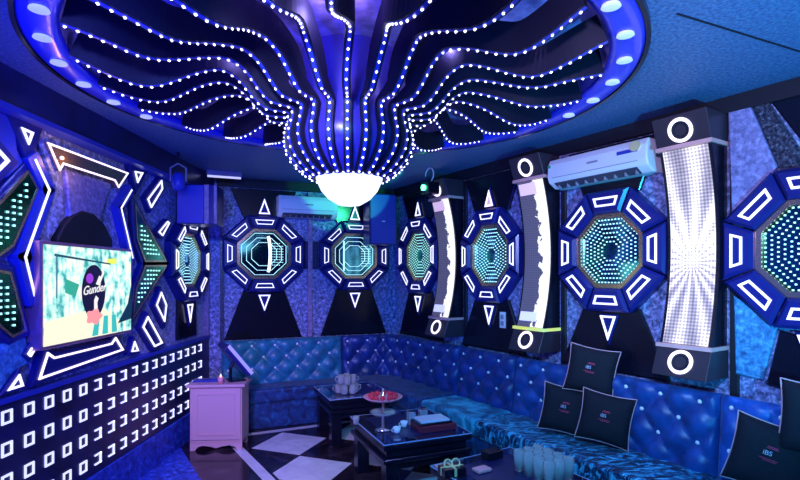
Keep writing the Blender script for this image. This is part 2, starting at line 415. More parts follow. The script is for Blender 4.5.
# ------------------------------------------------------------------ octopus chandelier
ch = empty('octopus_chandelier', (CC.x, CC.y, CEIL), 0, 'huge octopus shaped chandelier with wavy arms dotted with white lights and glowing bowl', 'chandelier')
BASEZ = 2.165 - CEIL
sh = [(.18,BASEZ),(.25,BASEZ+.05),(.315,BASEZ+.13),(.335,BASEZ+.21),(.32,BASEZ+.28),(.29,BASEZ+.34),(.27,BASEZ+.42),(.26,BASEZ+.52),(.27,.168)]
MB().lathe(sh, 48, cap=False).build('bulb_shell', M['bulb'], ch, smooth=True)
bw = [(.001,BASEZ-.158),(.065,BASEZ-.148),(.12,BASEZ-.115),(.162,BASEZ-.067),(.190,BASEZ-.005),(.190,BASEZ+.01),(.001,BASEZ+.01)]
MB().lathe(bw, 40, cap=False).build('glass_bowl', M['bowl'], ch, smooth=True)
NR = 24
def rib_path(k):
    a0 = R(-86) + 2*PI*k/NR; w = 1+.18*math.sin(k*2.1)
    prof = [(.205,BASEZ-.005),(.28,BASEZ+.045),(.345,BASEZ+.125),(.363,BASEZ+.21),(.345,BASEZ+.29),(.345,BASEZ+.345),(.40,-.185),(.47,-.175),
            (.53,-.125),(.60,-.050),(.69,-.008),(.82,-.03*w),(1.03,-.10*w),(1.20,-.085*w),(1.375,-.038)]
    P = [Vector((r, z)) for r, z in prof]; P = [P[0]*2-P[1]] + P + [P[-1]*2-P[-2]]; out = []
    for i in range(1, len(P)-2):
        for q in range(5):
            t = q/5; out.append(.5*((2*P[i])+(P[i+1]-P[i-1])*t+(2*P[i-1]-5*P[i]+4*P[i+1]-P[i+2])*t*t+(3*P[i]-P[i-1]-3*P[i+1]+P[i+2])*t**3))
    out.append(P[-2]); V = []
    for p in out:
        u = max(0, (p.x-.5)/.87); a = a0 + .05*math.sin(2*PI*u*1.1+.5+k)*min(1,u*4)*(1-u*.5)
        V.append(Vector((p.x*math.cos(a), p.x*math.sin(a), p.y)))
    return V
for k in range(NR):
    V = rib_path(k); n = len(V); fin = MB(); strip = MB(); dots = MB(); W2, HH = .021, .055
    vs = []; nrm = []
    for i, p in enumerate(V):
        t_ = (V[min(n-1,i+1)]-V[max(0,i-1)]).normalized()
        side = Vector((-p.y, p.x, 0)).normalized()
        nn = side.cross(t_).normalized()      # towards the room / outside of the bulb
        if not nrm and nn.dot(Vector((p.x,p.y,0))) < 0: nn = -nn
        if nrm and nn.dot(nrm[-1]) < 0: nn = -nn
        nrm.append(nn)
        h = .025 if i < 26 else min(.13, .025+.006*(i-26))
        vs += [p+side*W2, p-side*W2, p-side*W2-nn*h, p+side*W2-nn*h]
    fs = [(4*i+q, 4*i+(q+1)%4, 4*i+4+(q+1)%4, 4*i+4+q) for i in range(n-1) for q in range(4)] + [(0,1,2,3),(4*n-1,4*n-2,4*n-3,4*n-4)]
    rib = fin.add(vs, fs).build('rib', M['rib'], ch)
    # strip
    vs = []
    for p, nn in zip(V, nrm):
        side = Vector((-p.y, p.x, 0)).normalized()
        vs += [p+side*.010+nn*.003, p-side*.010+nn*.003, p-side*.010-nn*.001, p+side*.010-nn*.001]
    st = strip.add(vs, fs).build('led_strip', M['navy2'], rib)
    # lamps along it
    acc = 0; nxt = .02
    for i in range(n-1):
        seg = V[i+1]-V[i]; L_ = seg.length
        while nxt <= acc+L_:
            f_ = (nxt-acc)/L_; p = V[i]+seg*f_; nn = nrm[i].lerp(nrm[i+1], f_).normalized(); d = seg.normalized()
            side = Vector((-p.y, p.x, 0)).normalized()
            c = p+nn*.006; a1, a2 = .0080, .0065
            dots.add([c+d*a1, c+side*a2, c-d*a1, c-side*a2, c+nn*.007, c-nn*.004], [(0,1,4),(1,2,4),(2,3,4),(3,0,4),(1,0,5),(2,1,5),(3,2,5),(0,3,5)])
            nxt += .047
        acc += L_
    dots.build('led_dots', M['dotc'], rib)['kind'] = 'stuff'

for q in range(6):  # added purple fill points that brighten the recess fabric
    a = 2*PI*(q+.5)/6
    l = bpy.data.lights.new('recess_fill', 'POINT'); l.energy = 4; l.color = (.35,.28,1.); l.shadow_soft_size = .012
    lo = bpy.data.objects.new('recess_fill', l); COL.objects.link(lo); lo.parent = ch; lo.location = (.62*math.cos(a), .62*math.sin(a), .085)
    
# ------------------------------------------------------------------ octagonal mirrors
def octo(a, sx=1.): # apothem
    r = a/math.cos(PI/8); return [(r*sx*math.cos(PI/8+k*PI/4), r*math.sin(PI/8+k*PI/4)) for k in range(8)]
def octagon(W, u, v, a, label, dot=None, mirror=None, style='dots', sx=1.):
    c = W.px(u, v, .05)
    t = W.thing('octagonal_mirror', c, label, 'wall mirror', 'octagonal mirrors on the walls')
    big = u > 600
    O, I = octo(a, sx), octo(a*(.62 if big else .66), sx)
    for k in range(8):
        j = (k+1)%8
        g = .014
        o0, o1, i0, i1 = Vector(O[k]), Vector(O[j]), Vector(I[k]), Vector(I[j])
        e = (o1-o0).normalized()*g
        q = [tuple(o0+e*.4), tuple(o1-e*.4), tuple(i1-e*.4), tuple(i0+e*.4)]
        s = MB().prism_xz(q, -.085, 0, .02).build('frame_segment', M['navy'], t)
        mo, mi = (o0+o1)/2, (i0+i1)/2; ctr = (mo+mi)/2; n_ = (mo-mi)*.5; h = (o1-o0)*.5
        if big: n_ = n_*1.1
        q = [tuple(ctr+n_*.36-h*.56), tuple(ctr+n_*.36+h*.56), tuple(ctr-n_*.36+h*.44), tuple(ctr-n_*.36-h*.44)]
        MB().ring_xz(q, a*(.030 if big else .020), -.092, -.084).build('led_outline', M['led'], s)
    MB().ring_xz(octo(a*(.615 if big else .655), sx), a*.07, -.05, 0).build('inner_rim', M['bronze'], t)
    m = MB().prism_xz(octo(a*.565 if big else a*.60, sx), -.02, 0).build('mirror_glass', mirror or M['mirror'], t)
    dm = dot or M['dott']
    d = MB(); S = a*(.56 if big else .60)
    if style == 'dots':
        for q in range(6):
            P = octo(S*(.93-.13*q), sx)
            for k in range(8):
                p0, p1 = Vector(P[k]), Vector(P[(k+1)%8]); nn = max(2, 7-q)
                for i in range(nn):
                    p = p0.lerp(p1, i/nn); r = a*.0105
                    d.prism_xz([(p.x-r,p.y-r),(p.x+r,p.y-r),(p.x+r,p.y+r),(p.x-r,p.y+r)], -.026, -.019)
    else:
        for q in range(3):
            P = octo(S*(.92-.2*q), sx)
            d.ring_xz(P, a*.012, -.026, -.019)
        for i in range(7):
            for jn in range(9):
                x = S*(.35+.07*i)*sx; z = S*(-.48+.12*jn)
                if abs(x)+abs(z) < S*1.2: r = a*.010; d.prism_xz([(x-r,z-r),(x+r,z-r),(x+r,z+r),(x-r,z+r)], -.026, -.019)
        if style == 'arc':
            pts = [(S*(.12+.14*math.cos(x_)), S*.85*math.sin(x_)) for x_ in [(-1.1+.2*i) for i in range(12)]]
            MB().band_xz(pts, a*.075, -.028, -.019).build('light_arc', M['bowl'], m)
        if style == 'bar':
            x = -S*.5*sx; MB().box(x-.008, x+.008, -.028, -.019, -S*.72, S*.72).build('light_arc', M['dott'], m)
    d.build('led_dots', dm, m)['kind'] = 'stuff'
    return t, c
def pendant_tri(W, c, dz, s, up, label, filled=False):
    """small LED-outlined triangle above or below an octagon"""
    cc = (c[0], c[1]+dz); t = W.thing('triangle_light', cc, label, 'wall light', 'triangular wall lights')
    q = [(-s*.62, 0), (s*.62, 0), (0, s*1.7 if up else -s*1.7)]
    MB().prism_xz(q, -.05, 0, .01).build('backing', M['navy'], t)
    if filled: MB().prism_xz([(x*.8,z*.8+.01) for x,z in q], -.0535, -.0495).build('painted_reflection', M['amber_reflection'], t)  # orange reflection painted in as a faint amber emission
    q2 = offset_poly(q if up else q[::-1], -.012)
    MB().ring_xz(q2, .014, -.058, -.049).build('led_outline', M['led_warm'] if filled else M['led'], t)
    return t
def hourglass(W, c, a, zb, zt, wt, wb, labels):
    cx, cz = c
    n = a*.52
    t = tag(MB().prism_xz([(cx-n,cz+a-.03),(cx+n,cz+a-.03),(cx+wt,zt),(cx-wt,zt)], -.03, -.001, .008).build('wall_panel', M['black'], off=(cx,0,zt), loc=W.w(cx,zt), rot=(0,0,W.a)), labels[0], 'wall panel', 'dark flared wall panels')
    t = tag(MB().prism_xz([(cx-n,cz-a+.03),(cx+n,cz-a+.03),(cx+wb,zb),(cx-wb,zb)], -.03, -.001, .008).build('wall_panel', M['black'], off=(cx,0,zb), loc=W.w(cx,zb), rot=(0,0,W.a)), labels[1], 'wall panel', 'dark flared wall panels')

specs = [
 (WL,190,260.5,.40,'narrow looking octagonal mirror on the left wall between television wall and corner speaker',None,None,'dots',1.1,'on the left wall beside the corner'),
 (WB,264.5,254,.43,'octagonal mirror with a white light arc, under the air conditioner left end on back wall',None,None,'arc',1.05,'of the back wall mirror with the white arc'),
 (WB,355,256,.415,'octagonal mirror with a vertical light bar, below the glowing chandelier bowl',None,None,'bar',1.05,'of the back wall mirror below the chandelier bowl'),
 (WR,418,255.5,.44,'octagonal mirror at the room corner beside the farthest lit wall column',None,M['greenmirror'],'dots',.9,'of the corner mirror'),
 (WR,489,255.5,.45,'teal dotted octagonal mirror between the farthest and the middle lit wall columns',None,None,'dots',.9,'of the mirror between the far and middle columns'),
 (WR,608,251,.45,'octagonal mirror with green and teal dots below the right air conditioner',None,None,'dots',1.,'of the mirror under the right air conditioner'),
 (WR,812,248,.44,'octagonal mirror cut off by the right edge beside the nearest lit wall column',M['dotg'],M['greenmirror'],'dots',1.0,'of the mirror at the right edge'),
]
OC = []
for W,u,v,a,lab,dot,mir,sty,sx,desc in specs:
    t, c = octagon(W,u,v,a,lab,dot,mir,sty,sx); OC.append((W,c,a))
    if W is WL: zt, zb, wt, wb = 2.46, 1.0, .20, .22
    else: zt, zb, wt, wb = 2.59, .90, a*.85, a*1.0
    if u != 812: hourglass(W, c, a, zb, zt, wt, wb, ('black flared wall panel above '+desc[3:] if False else 'black panel rising to ceiling '+desc, 'black panel spreading down to sofa '+desc))
    if u not in (190, 608, 812): pendant_tri(W, c, a+.01, .13 if W is WB else .12, True, 'white outlined triangle light pointing up, above '+desc.replace('of the','the',1), u==489)
    pendant_tri(W, c, -a-.02, .135, False, 'white outlined triangle light pointing down, below '+(desc.replace('of the','the',1) if u != 190 else 'the narrow left wall mirror'))
# connecting dividers
def divider(W, u, w, z0, z1, m, label):
    x = W.px(u, 250, .03)[0]
    return tag(MB().box(-w/2, w/2, -.045, 0, z0, z1).build('wall_divider', m, loc=W.w(x,0), rot=(0,0,W.a)), label, 'wall divider', 'upright wall dividers')
M['lilac_lam'] = noisy('lilac_laminate', [(.3,(.16,.10,.22)),(.7,(.42,.32,.5))], scale=30, rough=.35)
divider(WB, 310, .05, .9, 2.59, M['lilac_lam'], 'lilac upright strip between the two back wall octagonal mirrors')
divider(WB, 222, .04, .9, 2.59, M['speckle'], 'speckled upright strip left of the back wall mirror with arc')
divider(WL, 208, .05, .96, 2.46, M['lilac_lam'], 'lilac upright strip in the far left corner by the speaker')
def cross_bar(W, c0, a0, c1, a1, name_label):
    x0, x1 = c0[0]+a0*1.02, c1[0]-a1*1.02
    z = (c0[1]+c1[1])/2
    if x1-x0 < .04: return
    tag(MB().prism_xz([(0,-.16),(x1-x0,-.16),(x1-x0,.16),(0,.16)], -.038, -.001, .01).build('cross_bar', M['panel'], loc=W.w(x0,z), rot=(0,0,W.a)), name_label, 'wall panel')
cross_bar(WB, OC[1][1], .45, OC[2][1], .44, 'dark blue bar joining the two octagonal mirrors of the back wall')

# ------------------------------------------------------------------ panels on the right wall
def wpoly(W, pts, name, m, label, cat, off=.03, back=.001, inset=.008, group=None):
    q = [W.px(u,v,off) for u,v in pts]
    cx = sum(p[0] for p in q)/len(q); cz = sum(p[1] for p in q)/len(q)
    o = MB().prism_xz([(x-cx,z-cz) for x,z in q], -off, -back, inset).build(name, m, loc=W.w(cx,cz), rot=(0,0,W.a))
    return tag(o, label, cat, group)
wpoly(WR, [(727,97),(744,93),(776,166),(764,190),(731,213)], 'lilac_panel', M['stone_lilac'], 'tall lilac textured wall panel right of the nearest lit wall column', 'wall panel', .045)
wpoly(WR, [(746,92),(764,96),(800,150),(800,172),(780,172)], 'speckled_panel', M['speckle'], 'black speckled slanting panel above the right edge mirror', 'wall panel', .035)
wpoly(WR, [(731,216),(764,193),(769,200),(742,222),(742,280),(800,322),(793,328),(731,290)], 'granite_surround', M['speckle'], 'dark speckled trim along the left of the right edge mirror', 'wall trim', .04, inset=.01)
wpoly(WR, [(733,296),(777,325),(762,380),(735,374)], 'blue_panel', M['stone_blue'], 'bright blue textured wall panel above the sofa right of the nearest column', 'wall panel', .03)
wpoly(WR, [(555,150),(575,140),(575,178),(556,190)], 'lilac_panel', M['stone_lilac'], 'lilac textured panel behind the left end of the right air conditioner', 'wall panel', .02)
for u_, ue, lab in ((687,731,'wide flat black upright wall strip right of the nearest lit column'),(532,560,'narrow black upright wall strip right of the middle lit column'),(442,461,'narrow black upright wall strip right of the farthest lit column')):
    x0 = WR.px(u_, 250, .16)[0]+.18; x1 = WR.px(ue, 250, .02)[0]
    if x1-x0 < .05: x1 = x0+.05
    tag(MB().prism_xz([(0,.88),(x1-x0,.88),(x1-x0,2.59),(0,2.59)], -.02, -.001, .005).build('dark_pilaster', M['black_matte'], loc=WR.w(x0,0), rot=(0,0,WR.a)), lab, 'wall panel')
wpoly(WR, [(779,330),(800,336),(830,405),(766,384)], 'wall_panel', M['black'], 'black slanting panel below the right edge mirror, above the sofa', 'wall panel', .03)
wpoly(WR, [(767,97),(800,88),(830,150),(805,146)], 'wall_panel', M['black'], 'black panel at the top right corner above the right edge mirror', 'wall panel', .03)

# ------------------------------------------------------------------ lit wall columns with ring speakers
def column(u, scrm, lab, w=.275, zt=2.42, zb=1.17):
    x = WR.px(u, 250, .16)[0]; zc = (zt+zb)/2
    t = WR.thing('lit_wall_column', (x, zc), lab, 'wall light', 'bowed lit columns with ring speakers')
    n = 16; hz = (zt-zb)/2
    def yo(z): return -(.09 + .10*(z/hz)**2)
    fr = MB(); vs = []
    zs = [-hz + 2*hz*i/n for i in range(n+1)]
    W_ = w/2+.022
    for z in zs: vs += [(-W_,yo(z),z),(W_,yo(z),z),(W_,-.002,z),(-W_,-.002,z)]
    fs = [(4*i+q,4*i+(q+1)%4,4*i+4+(q+1)%4,4*i+4+q) for i in range(n) for q in range(4)]+[(0,1,2,3),(4*n,4*n+3,4*n+2,4*n+1)]
    fr.add(vs, fs).build('housing', M['black'], t)
    vs = []
    for i, z in enumerate(zs):
        z2 = z*.975; y = yo(z2)
        vs += [(-w/2,y-.008,z2),(w/2,y-.008,z2),(w/2,y-.001,z2),(-w/2,y-.001,z2)]
    MB().add(vs, fs).build('light_screen', scrm, t)
    if u < 600:
        for za, zb_, mm, nn_ in ((.80,.95,M['pinklit'],'pink_block'),(-.90,-.78,M['led_dim'],'lilac_block')):
            q = [(x_, yo(z_*hz)-dy_, z_*hz) for x_ in (-w*.45, w*.22) for z_ in (za, zb_) for dy_ in (.008,.013)]
            MB().add(q, [(0,1,3,2),(4,6,7,5),(0,4,5,1),(2,3,7,6),(1,5,7,3),(0,2,6,4)]).build(nn_, mm, t)
    for sgn, nm in ((1,'top_speaker'),(-1,'bottom_speaker')):
        z0, z1 = sgn*hz, sgn*(hz+.185)
        y0, y1 = -.17, -.27
        sp_ = empty('tmp', (0,0,0)); bpy.data.objects.remove(sp_)
        y1b = -.34
        if sgn > 0: prof = [(-.002,z0),(y0-.03,z0),(y1,z1),(-.002,z1)]
        else: prof = [(-.002,z0),(y0-.03,z0),(y1,z1),(-.002,z1)]
        vs = [(-W_-.01,y,z) for y,z in prof]+[(W_+.01,y,z) for y,z in prof]
        bx = MB().add(vs, [(0,1,2,3),(4,7,6,5),(0,4,5,1),(1,5,6,2),(2,6,7,3),(3,7,4,0)]).build(nm, M['brownblack'], t, bevel=.006)
        # ring on the leaning face
        p0, p1 = Vector((0,prof[1][0],prof[1][1])), Vector((0,prof[2][0],prof[2][1]))
        c = (p0+p1)/2; up = (p1-p0).normalized(); nrm = Vector((1,0,0)).cross(up)
        if nrm.y > 0: nrm = -nrm
        pts = [c+nrm*.004+(Vector((1,0,0))*math.cos(q)+up*math.sin(q))*.066 for q in [2*PI*i/32 for i in range(32)]]
        MB().tube(pts, .011, 8, True).build('ring_light', M['led_warm'], bx, smooth=True)
        m4 = Matrix.Translation(c) @ Matrix((( 1,0,0,0),(0,up.y,nrm.y,0),(0,up.z,nrm.z,0),(0,0,0,1)))
        MB().lathe([(.056,.0),(.056,.003),(.05,.001),(.001,-.002)], 24, m4, cap=False).build('speaker_cone', M['black_matte'], bx, smooth=True)
        # bronze ledge between screen and speaker, middle bottom one painted with reflected LED light
        MB().box(-W_-.012, W_+.012, y0-.045, -.002, z0-.012, z0+.012).build('ledge', M['ledge_reflection'] if (u == 532 and sgn < 0) else M['pinkledge'], t)
    return t
column(442, M['jag'], 'farthest lit wall column, by the room corner, under a green lamp')
column(532, M['jag'], 'middle lit wall column with jagged white light left of the right air conditioner')
column(687, M['burst'], 'nearest and brightest lit wall column with star burst pattern and ring speakers')

for u_, lab in ((503,'small white switch plate under the mirror between the far and middle lit columns'),):
    q = WR.px(u_, 320, .035); t = WR.thing('light_switch', q, lab, 'switch')
    MB().box(-.035,.035,-.045,-.030,-.075,.075).build('plate', M['white'], t, bevel=.003)
    for dz in (-.03,.03): MB().box(-.018,.018,-.050,-.044,dz-.02,dz+.02).build('rocker', M['grey'], t)
# laser lamp on the farthest column
xg = WR.px(438, 190, .3)[0]
lz = WR.thing('laser_lamp', (xg, 2.45), 'small green lit laser lamp with looped cable above the farthest lit column', 'lamp', None, .42)
MB().box(-.07,.07,-.05,.09,-.02,.10).build('body', M['black'], lz, bevel=.01)
MB().lathe([(.001,0),(.03,0),(.03,.02),(.001,.02)], 16, Matrix.Translation((0,-.05,.04)) @ Matrix.Rotation(PI/2,4,'X')).build('lens', M['greenlit'], lz)
MB().tube([Vector((.02+.07*math.sin(q)*1.,0,.10+.07*(1-math.cos(q)))) for q in [0,.6,1.2,1.8,2.4,3.0,3.6,4.2,4.8]], .006).build('cable', M['white'], lz)
def lamp(name, typ, loc, col, e, size=.05, parent=None, target=None, spot=90, blend=.6):
    l = bpy.data.lights.new(name, typ); l.color = col; l.energy = e
    if typ == 'SPOT': l.spot_size = R(spot); l.spot_blend = blend
    l.shadow_soft_size = size
    o = bpy.data.objects.new(name, l); COL.objects.link(o); o.location = loc
    if target is not None: o.rotation_euler = (Vector(target)-Vector(loc)).to_track_quat('-Z','Y').to_euler()
    return o
gp = lz.location + Vector((-.1,-.12,.06))
lamp('laser_beam', 'SPOT', gp, (.05,1.,.45), 50, .01, target=(-.55,5.9,2.68), spot=46, blend=.2)
lamp('laser_spill', 'SPOT', gp+Vector((.0,-.02,0)), (.1,1.,.4), 3, .01, target=(.35,5.6,2.3), spot=100)

# ------------------------------------------------------------------ air conditioners
def aircon(W, u0, u1, vc_top, vc_bot, off, h, label, sticker):
    x0 = W.px(u0, 180, off*.7)[0]; x1 = W.px(u1, 180, off*.7)[0]; z1 = W.px((u0+u1)/2, (vc_top), off)[1]
    w = x1-x0; cx = (x0+x1)/2
    t = W.thing('air_conditioner', (cx, z1-h), label, 'air conditioner', None)
    prof = [(-.003,0),(-off*.55,0),(-off*.9,h*.18),(-off,h*.38),(-off*.97,h*.8),(-off*.85,h),(-.003,h)]
    n = len(prof)
    vs = [(-w/2,y,z) for y,z in prof]+[(w/2,y,z) for y,z in prof]
    MB().add(vs, [tuple(range(n)), tuple(range(2*n-1,n-1,-1))]+[(i,i+n,(i+1)%n+n,(i+1)%n) for i in range(n)]).build('body', M['white'], t, bevel=.012)
    v = MB()
    v.add([(-w*.43,-off*.60,.004-.006),(w*.40,-off*.60,-.002),(w*.40,-off*.90,h*.165-.006),(-w*.43,-off*.90,h*.165-.006),
           (-w*.43,-off*.56,.012),(w*.40,-off*.56,.012),(w*.40,-off*.86,h*.165+.01),(-w*.43,-off*.86,h*.165+.01)],
          [(0,1,2,3),(7,6,5,4),(0,4,5,1),(1,5,6,2),(2,6,7,3),(3,7,4,0)])
    vv = v.build('air_outlet', M['slot'], t)
    for i in range(9):
        xx = -w*.40+w*.78*i/8
        MB().box(xx-.004, xx+.004, -off*.80, -off*.62, -.006, h*.10).build('vane', M['grey'], vv)
    MB().box(-w*.44, w*.42, -off*1.0-.002, -off*.9, h*.33, h*.345).build('panel_seam', M['grey'], t)
    MB().box(-.045,.045,-off-.003,-off*.9,h*.56,h*.62).build('logo_plate', M['grey'], t)
    if sticker:
        s = MB().box(w*.24,w*.42,-off-.004,-off*.9,h*.62,h*.72).build('sticker', M['navy2'], t)
        MB().prism_xz([(w*.40+.04*math.cos(q), h*.78+.035*math.sin(q)) for q in [PI*i/6 for i in range(12)]], -off-.005, -off*.9).build('sticker', M['gold'], t)
        MB().box(-w*.49,-w*.46,-off*1.0-.003,-off*.9,h*.70,h*.80).build('badge', mat('green_label',(.02,.4,.2),.5), t)
    return t
aircon(WR, 552, 652, 147, 190, .20, .225, 'large white wall air conditioner high on the right wall between two lit columns', True)
aircon(WB, 278, 337, 196, 216, .20, .24, 'white wall air conditioner on the back wall left of the chandelier bowl', False)

# ------------------------------------------------------------------ speakers and small ceiling fittings
t = empty('wall_speaker', (-1.90, 4.68, 2.09), R(8), 'big blue lit wall speaker high in the far left corner', 'speaker')
MB().box(-.16,.20,0,.30,0,.37).build('cabinet', M['navy'], t, bevel=.01)
MB().box(-.15,.08,-.012,.002,.012,.358).build('grille', M['navy2'], t)
MB().box(.09,.13,-.02,.002,.005,.365).build('side_trim', M['lilac_lam'], t)
MB().box(.175,.20,-.02,.002,.005,.365).build('side_trim', M['lilac_lam'], t)
t = WB.thing('wall_speaker', (WB.px(382,216,.3)[0], 1.98), 'blue speaker box hung on the back wall right of the chandelier bowl', 'speaker', None, .10)
MB().box(-.17,.17,-.24,.0,0,.60).build('cabinet', M['navy'], t, bevel=.01)
MB().box(-.155,.155,-.252,-.238,.015,.585).build('grille', M['navy2'], t)
MB().box(-.02,.02,-.256,-.250,.27,.28).build('badge', M['white'], t)
MB().box(-.05,.05,-.001,.098,.2,.4).build('bracket', M['black_matte'], t)
t = WB.thing('tube_light', (WB.px(224,168,.3)[0], 2.63), 'white tube light fitting on the ceiling above the far left corner', 'lamp', None, .35)
MB().box(-.17,.17,-.03,.03,.02,.0699).build('fitting', M['grey'], t)
MB().tube([(-.165,0,.012),(.165,0,.012)], .012).build('tube', M['led_dim'], t)
t = empty('disco_lamp', (-1.95, 4.45, 2.36), R(10), 'small blue disco lamp hanging from the ceiling in the far left corner', 'lamp')
MB().lathe([(.001,0),(.04,0),(.055,.05),(.05,.13),(.025,.16),(.001,.16)], 16).build('lamp_body', M['navy2'], t, smooth=True)
MB().tube([(-.065,0,.08),(-.065,0,.2),(0,0,.24),(.065,0,.2),(.065,0,.08)], .008).build('yoke', M['grey'], t)
MB().tube([(0,0,.24),(0,0,.339)], .012).build('hanger', M['black_matte'], t)

# ------------------------------------------------------------------ left wall: LED squares wainscot
wn = WL.thing('led_wainscot', (0,0), 'dark blue low wall panel covered in rows of glowing white squares along the left wall', 'wall panel')
MB().box(1.2, 5.5, -.05, -.001, .262, .955).build('board', M['panel'], wn)
MB().box(1.2, 5.5, -.065, -.001, .94, .965).build('top_rail', M['navy2'], wn)
for c in range(20):
    y = 2.19 + .1613*c
    if y > 5.30: break
    for r_ in range(4):
        z = .865-.170*r_; s = .036
        if c < 8: 
            b = MB().ring_xz([(y-s,z-s),(y+s,z-s),(y+s,z+s),(y-s,z+s)], .0105, -.058, -.049)
        else:
            b = MB().box(y-s,y+s,-.058,-.049,z+s-.0105,z+s).box(y-s,y+s,-.058,-.049,z-s,z-s+.0105).box(y+s-.016,y+s,-.058,-.049,z-s,z+s)
        b.build('led_square', M['ledsq'], wn)

# television
def LWp(pts, off): return [WL.px(u,v,off) for u,v in pts]
tv = WL.thing('television', (3.345, 1.195), 'flat television on the left wall showing a bright pale video with a black oval', 'television')
MB().box(-.51,.51,-.10,-.001,-.01,.65).build('casing', mat('pinkish_metal_bezel',(.5,.22,.34),.3,.6), tv, bevel=.008)
def tvmat():
    m, nt, p = new_mat('video_picture')
    N, L = nt.nodes.new, nt.links.new
    tc = N('ShaderNodeTexCoord'); mp = N('ShaderNodeMapping'); mp.inputs['Scale'].default_value = (24,24,9)
    L(tc.outputs['Object'], mp.inputs[0])
    v = N('ShaderNodeTexVoronoi'); v.inputs['Scale'].default_value = 1.; L(mp.outputs[0], v.inputs['Vector'])
    n = N('ShaderNodeTexNoise'); n.inputs['Scale'].default_value = 14; n.inputs['Detail'].default_value = 8; L(tc.outputs['Object'], n.inputs['Vector'])
    a = N('ShaderNodeMath'); a.operation = 'MULTIPLY_ADD'; L(v.outputs['Distance'], a.inputs[0]); a.inputs[1].default_value = .35; L(n.outputs['Fac'], a.inputs[2])
    r = ramp(nt, [(.40,(1.,1.,.82)),(.60,(.95,1.,.90)),(.72,(.45,.95,.88)),(.84,(.06,.45,.45)),(1.,(.03,.2,.3))])
    L(a.outputs[0], r.inputs[0]); L(r.outputs[0], p.inputs['Emission Color']); p.inputs['Emission Strength'].default_value = 1.05
    p.inputs['Base Color'].default_value = (.02,.02,.02,1); p.inputs['Roughness'].default_value = .2
    return m
tv.scale = (.95,1,.95)
scr = MB().box(-.49,.49,-.104,-.099,.012,.628).build('screen', tvmat(), tv)
def flat(name, poly, m, y): return MB().prism_xz(poly, y, y+.002).build(name, m, scr)
def em(name,c,s=1.): return emis(name,c,s,(.02,.02,.02))
flat('picture_floor', [(-.49,.012),(.30,.012),(.34,.09),(.10,.22),(-.49,.16)], em('video_cream',(1.,1.,.75)), -.1055)
for i in range(3): flat('picture_stripe', [(-.02+.12*i,.02),(.05+.12*i,.02),(.07+.10*i,.15),(.02+.10*i,.15)], em('video_teal',(.05,.62,.62),.9), -.1065)
flat('picture_shadow', [(.30,.08),(.49,.10),(.49,.36),(.44,.22)], em('video_dark',(.0,.05,.12),.6), -.1065)
flat('picture_panel', [(-.30,.33),(-.20,.30),(-.16,.38),(-.30,.42)], em('video_green',(.05,.55,.4),.8), -.1065)
flat('picture_panel', [(.16,.52),(.28,.53),(.28,.57),(.16,.56)], em('video_yellow',(.9,1.,.1)), -.1065)
flat('picture_line', [(-.40,.56),(.20,.52),(.20,.53),(-.40,.575)], em('video_line',(.02,.12,.2),.6), -.107)
flat('picture_line', [(-.385,.30),(-.375,.30),(-.375,.57),(-.385,.57)], em('video_line2',(.1,.3,.45),.6), -.107)
flat('picture_oval', [(.0+.135*math.cos(2*PI*i/28), .33+.185*math.sin(2*PI*i/28)) for i in range(28)], em('video_black',(.01,.004,.05),.6), -.108)
flat('picture_blossom', [(.0+(.085+.012*math.cos(5*q))*math.cos(q), .155+(.052+.01*math.cos(5*q))*math.sin(q)) for q in [2*PI*i/30 for i in range(30)]], em('video_pink',(1.,.35,.38)), -.1095)
flat('picture_figure', [(.0,.20),(.04,.20),(.035,.25),(.05,.28),(.02,.30),(.0,.27)], em('video_white',(1.,.95,.95)), -.1095)
flat('picture_spot', [(-.05+.04*math.cos(2*PI*i/12), .42+.035*math.sin(2*PI*i/12)) for i in range(12)], em('video_violet',(.35,.05,.75)), -.1095)
flat('picture_spot', [(.02,.38),(.06,.44),(.08,.43),(.10,.47),(.12,.46),(.06,.37)], em('video_white2',(1.,1.,.95)), -.1095)
text_mesh('picture_lettering', 'Gunder', .085, em('video_white3',(1.,1.,1.)), scr, (.0,-.110,.345), (PI/2,R(-6),0), shear=.4)

# LED figures and mirrors round the television
def leftfig(name, pts, label, cat, base=None, w=.016, off=.05, ledm=None, fill=None, group=None, closed=True, dots=None):
    q = LWp(pts, off); cx = sum(p[0] for p in q)/len(q); cz = sum(p[1] for p in q)/len(q)
    t = WL.thing(name, (cx,cz), label, cat, group)
    loc = [(x-cx,z-cz) for x,z in q]
    ar = sum(loc[i][0]*loc[(i+1)%len(loc)][1]-loc[(i+1)%len(loc)][0]*loc[i][1] for i in range(len(loc)))
    if ar < 0: loc = loc[::-1]
    if base is not None:
        MB().prism_xz(offset_poly(loc, base), -off+.006, -.001, .006).build('backing', M['navy'], t)
    if fill: MB().prism_xz(loc, -off, -.001).build('mirror_glass', fill, t)
    if ledm is not False: MB().ring_xz(loc, w*.8, -off-.003, -off+.006).build('led_outline', ledm or M['led'], t)
    return t, (cx,cz), loc
leftfig('trapezoid_mirror', [(47.4,142),(128.7,173),(118.7,188),(115,181),(63.7,164.5),(60,171)], 'long bronze trapezoid mirror with white light outline above the television', 'wall mirror', None, .014, fill=M['bronze'], ledm=M['led_warm'])
ab = WL.thing('amber_bulb', WL.px(62,158,.09), 'small amber bulb glowing at the left end of the bronze trapezoid mirror', 'lamp', None, .09)
MB().sphere((0,0,0), .012, 10, 7).build('bulb', M['orange'], ab, smooth=True)
MB().box(-.006,.006,.010,.040,-.006,.006).build('socket', M['bronze'], ab)
lamp_am = bpy.data.lights.new('amber_glow', 'POINT'); lamp_am.energy = 1.6; lamp_am.color = (1.,.5,.15); lamp_am.shadow_soft_size = .02
lo = bpy.data.objects.new('amber_glow', lamp_am); COL.objects.link(lo); lo.location = ab.location + Vector((.06,.06,-.01))
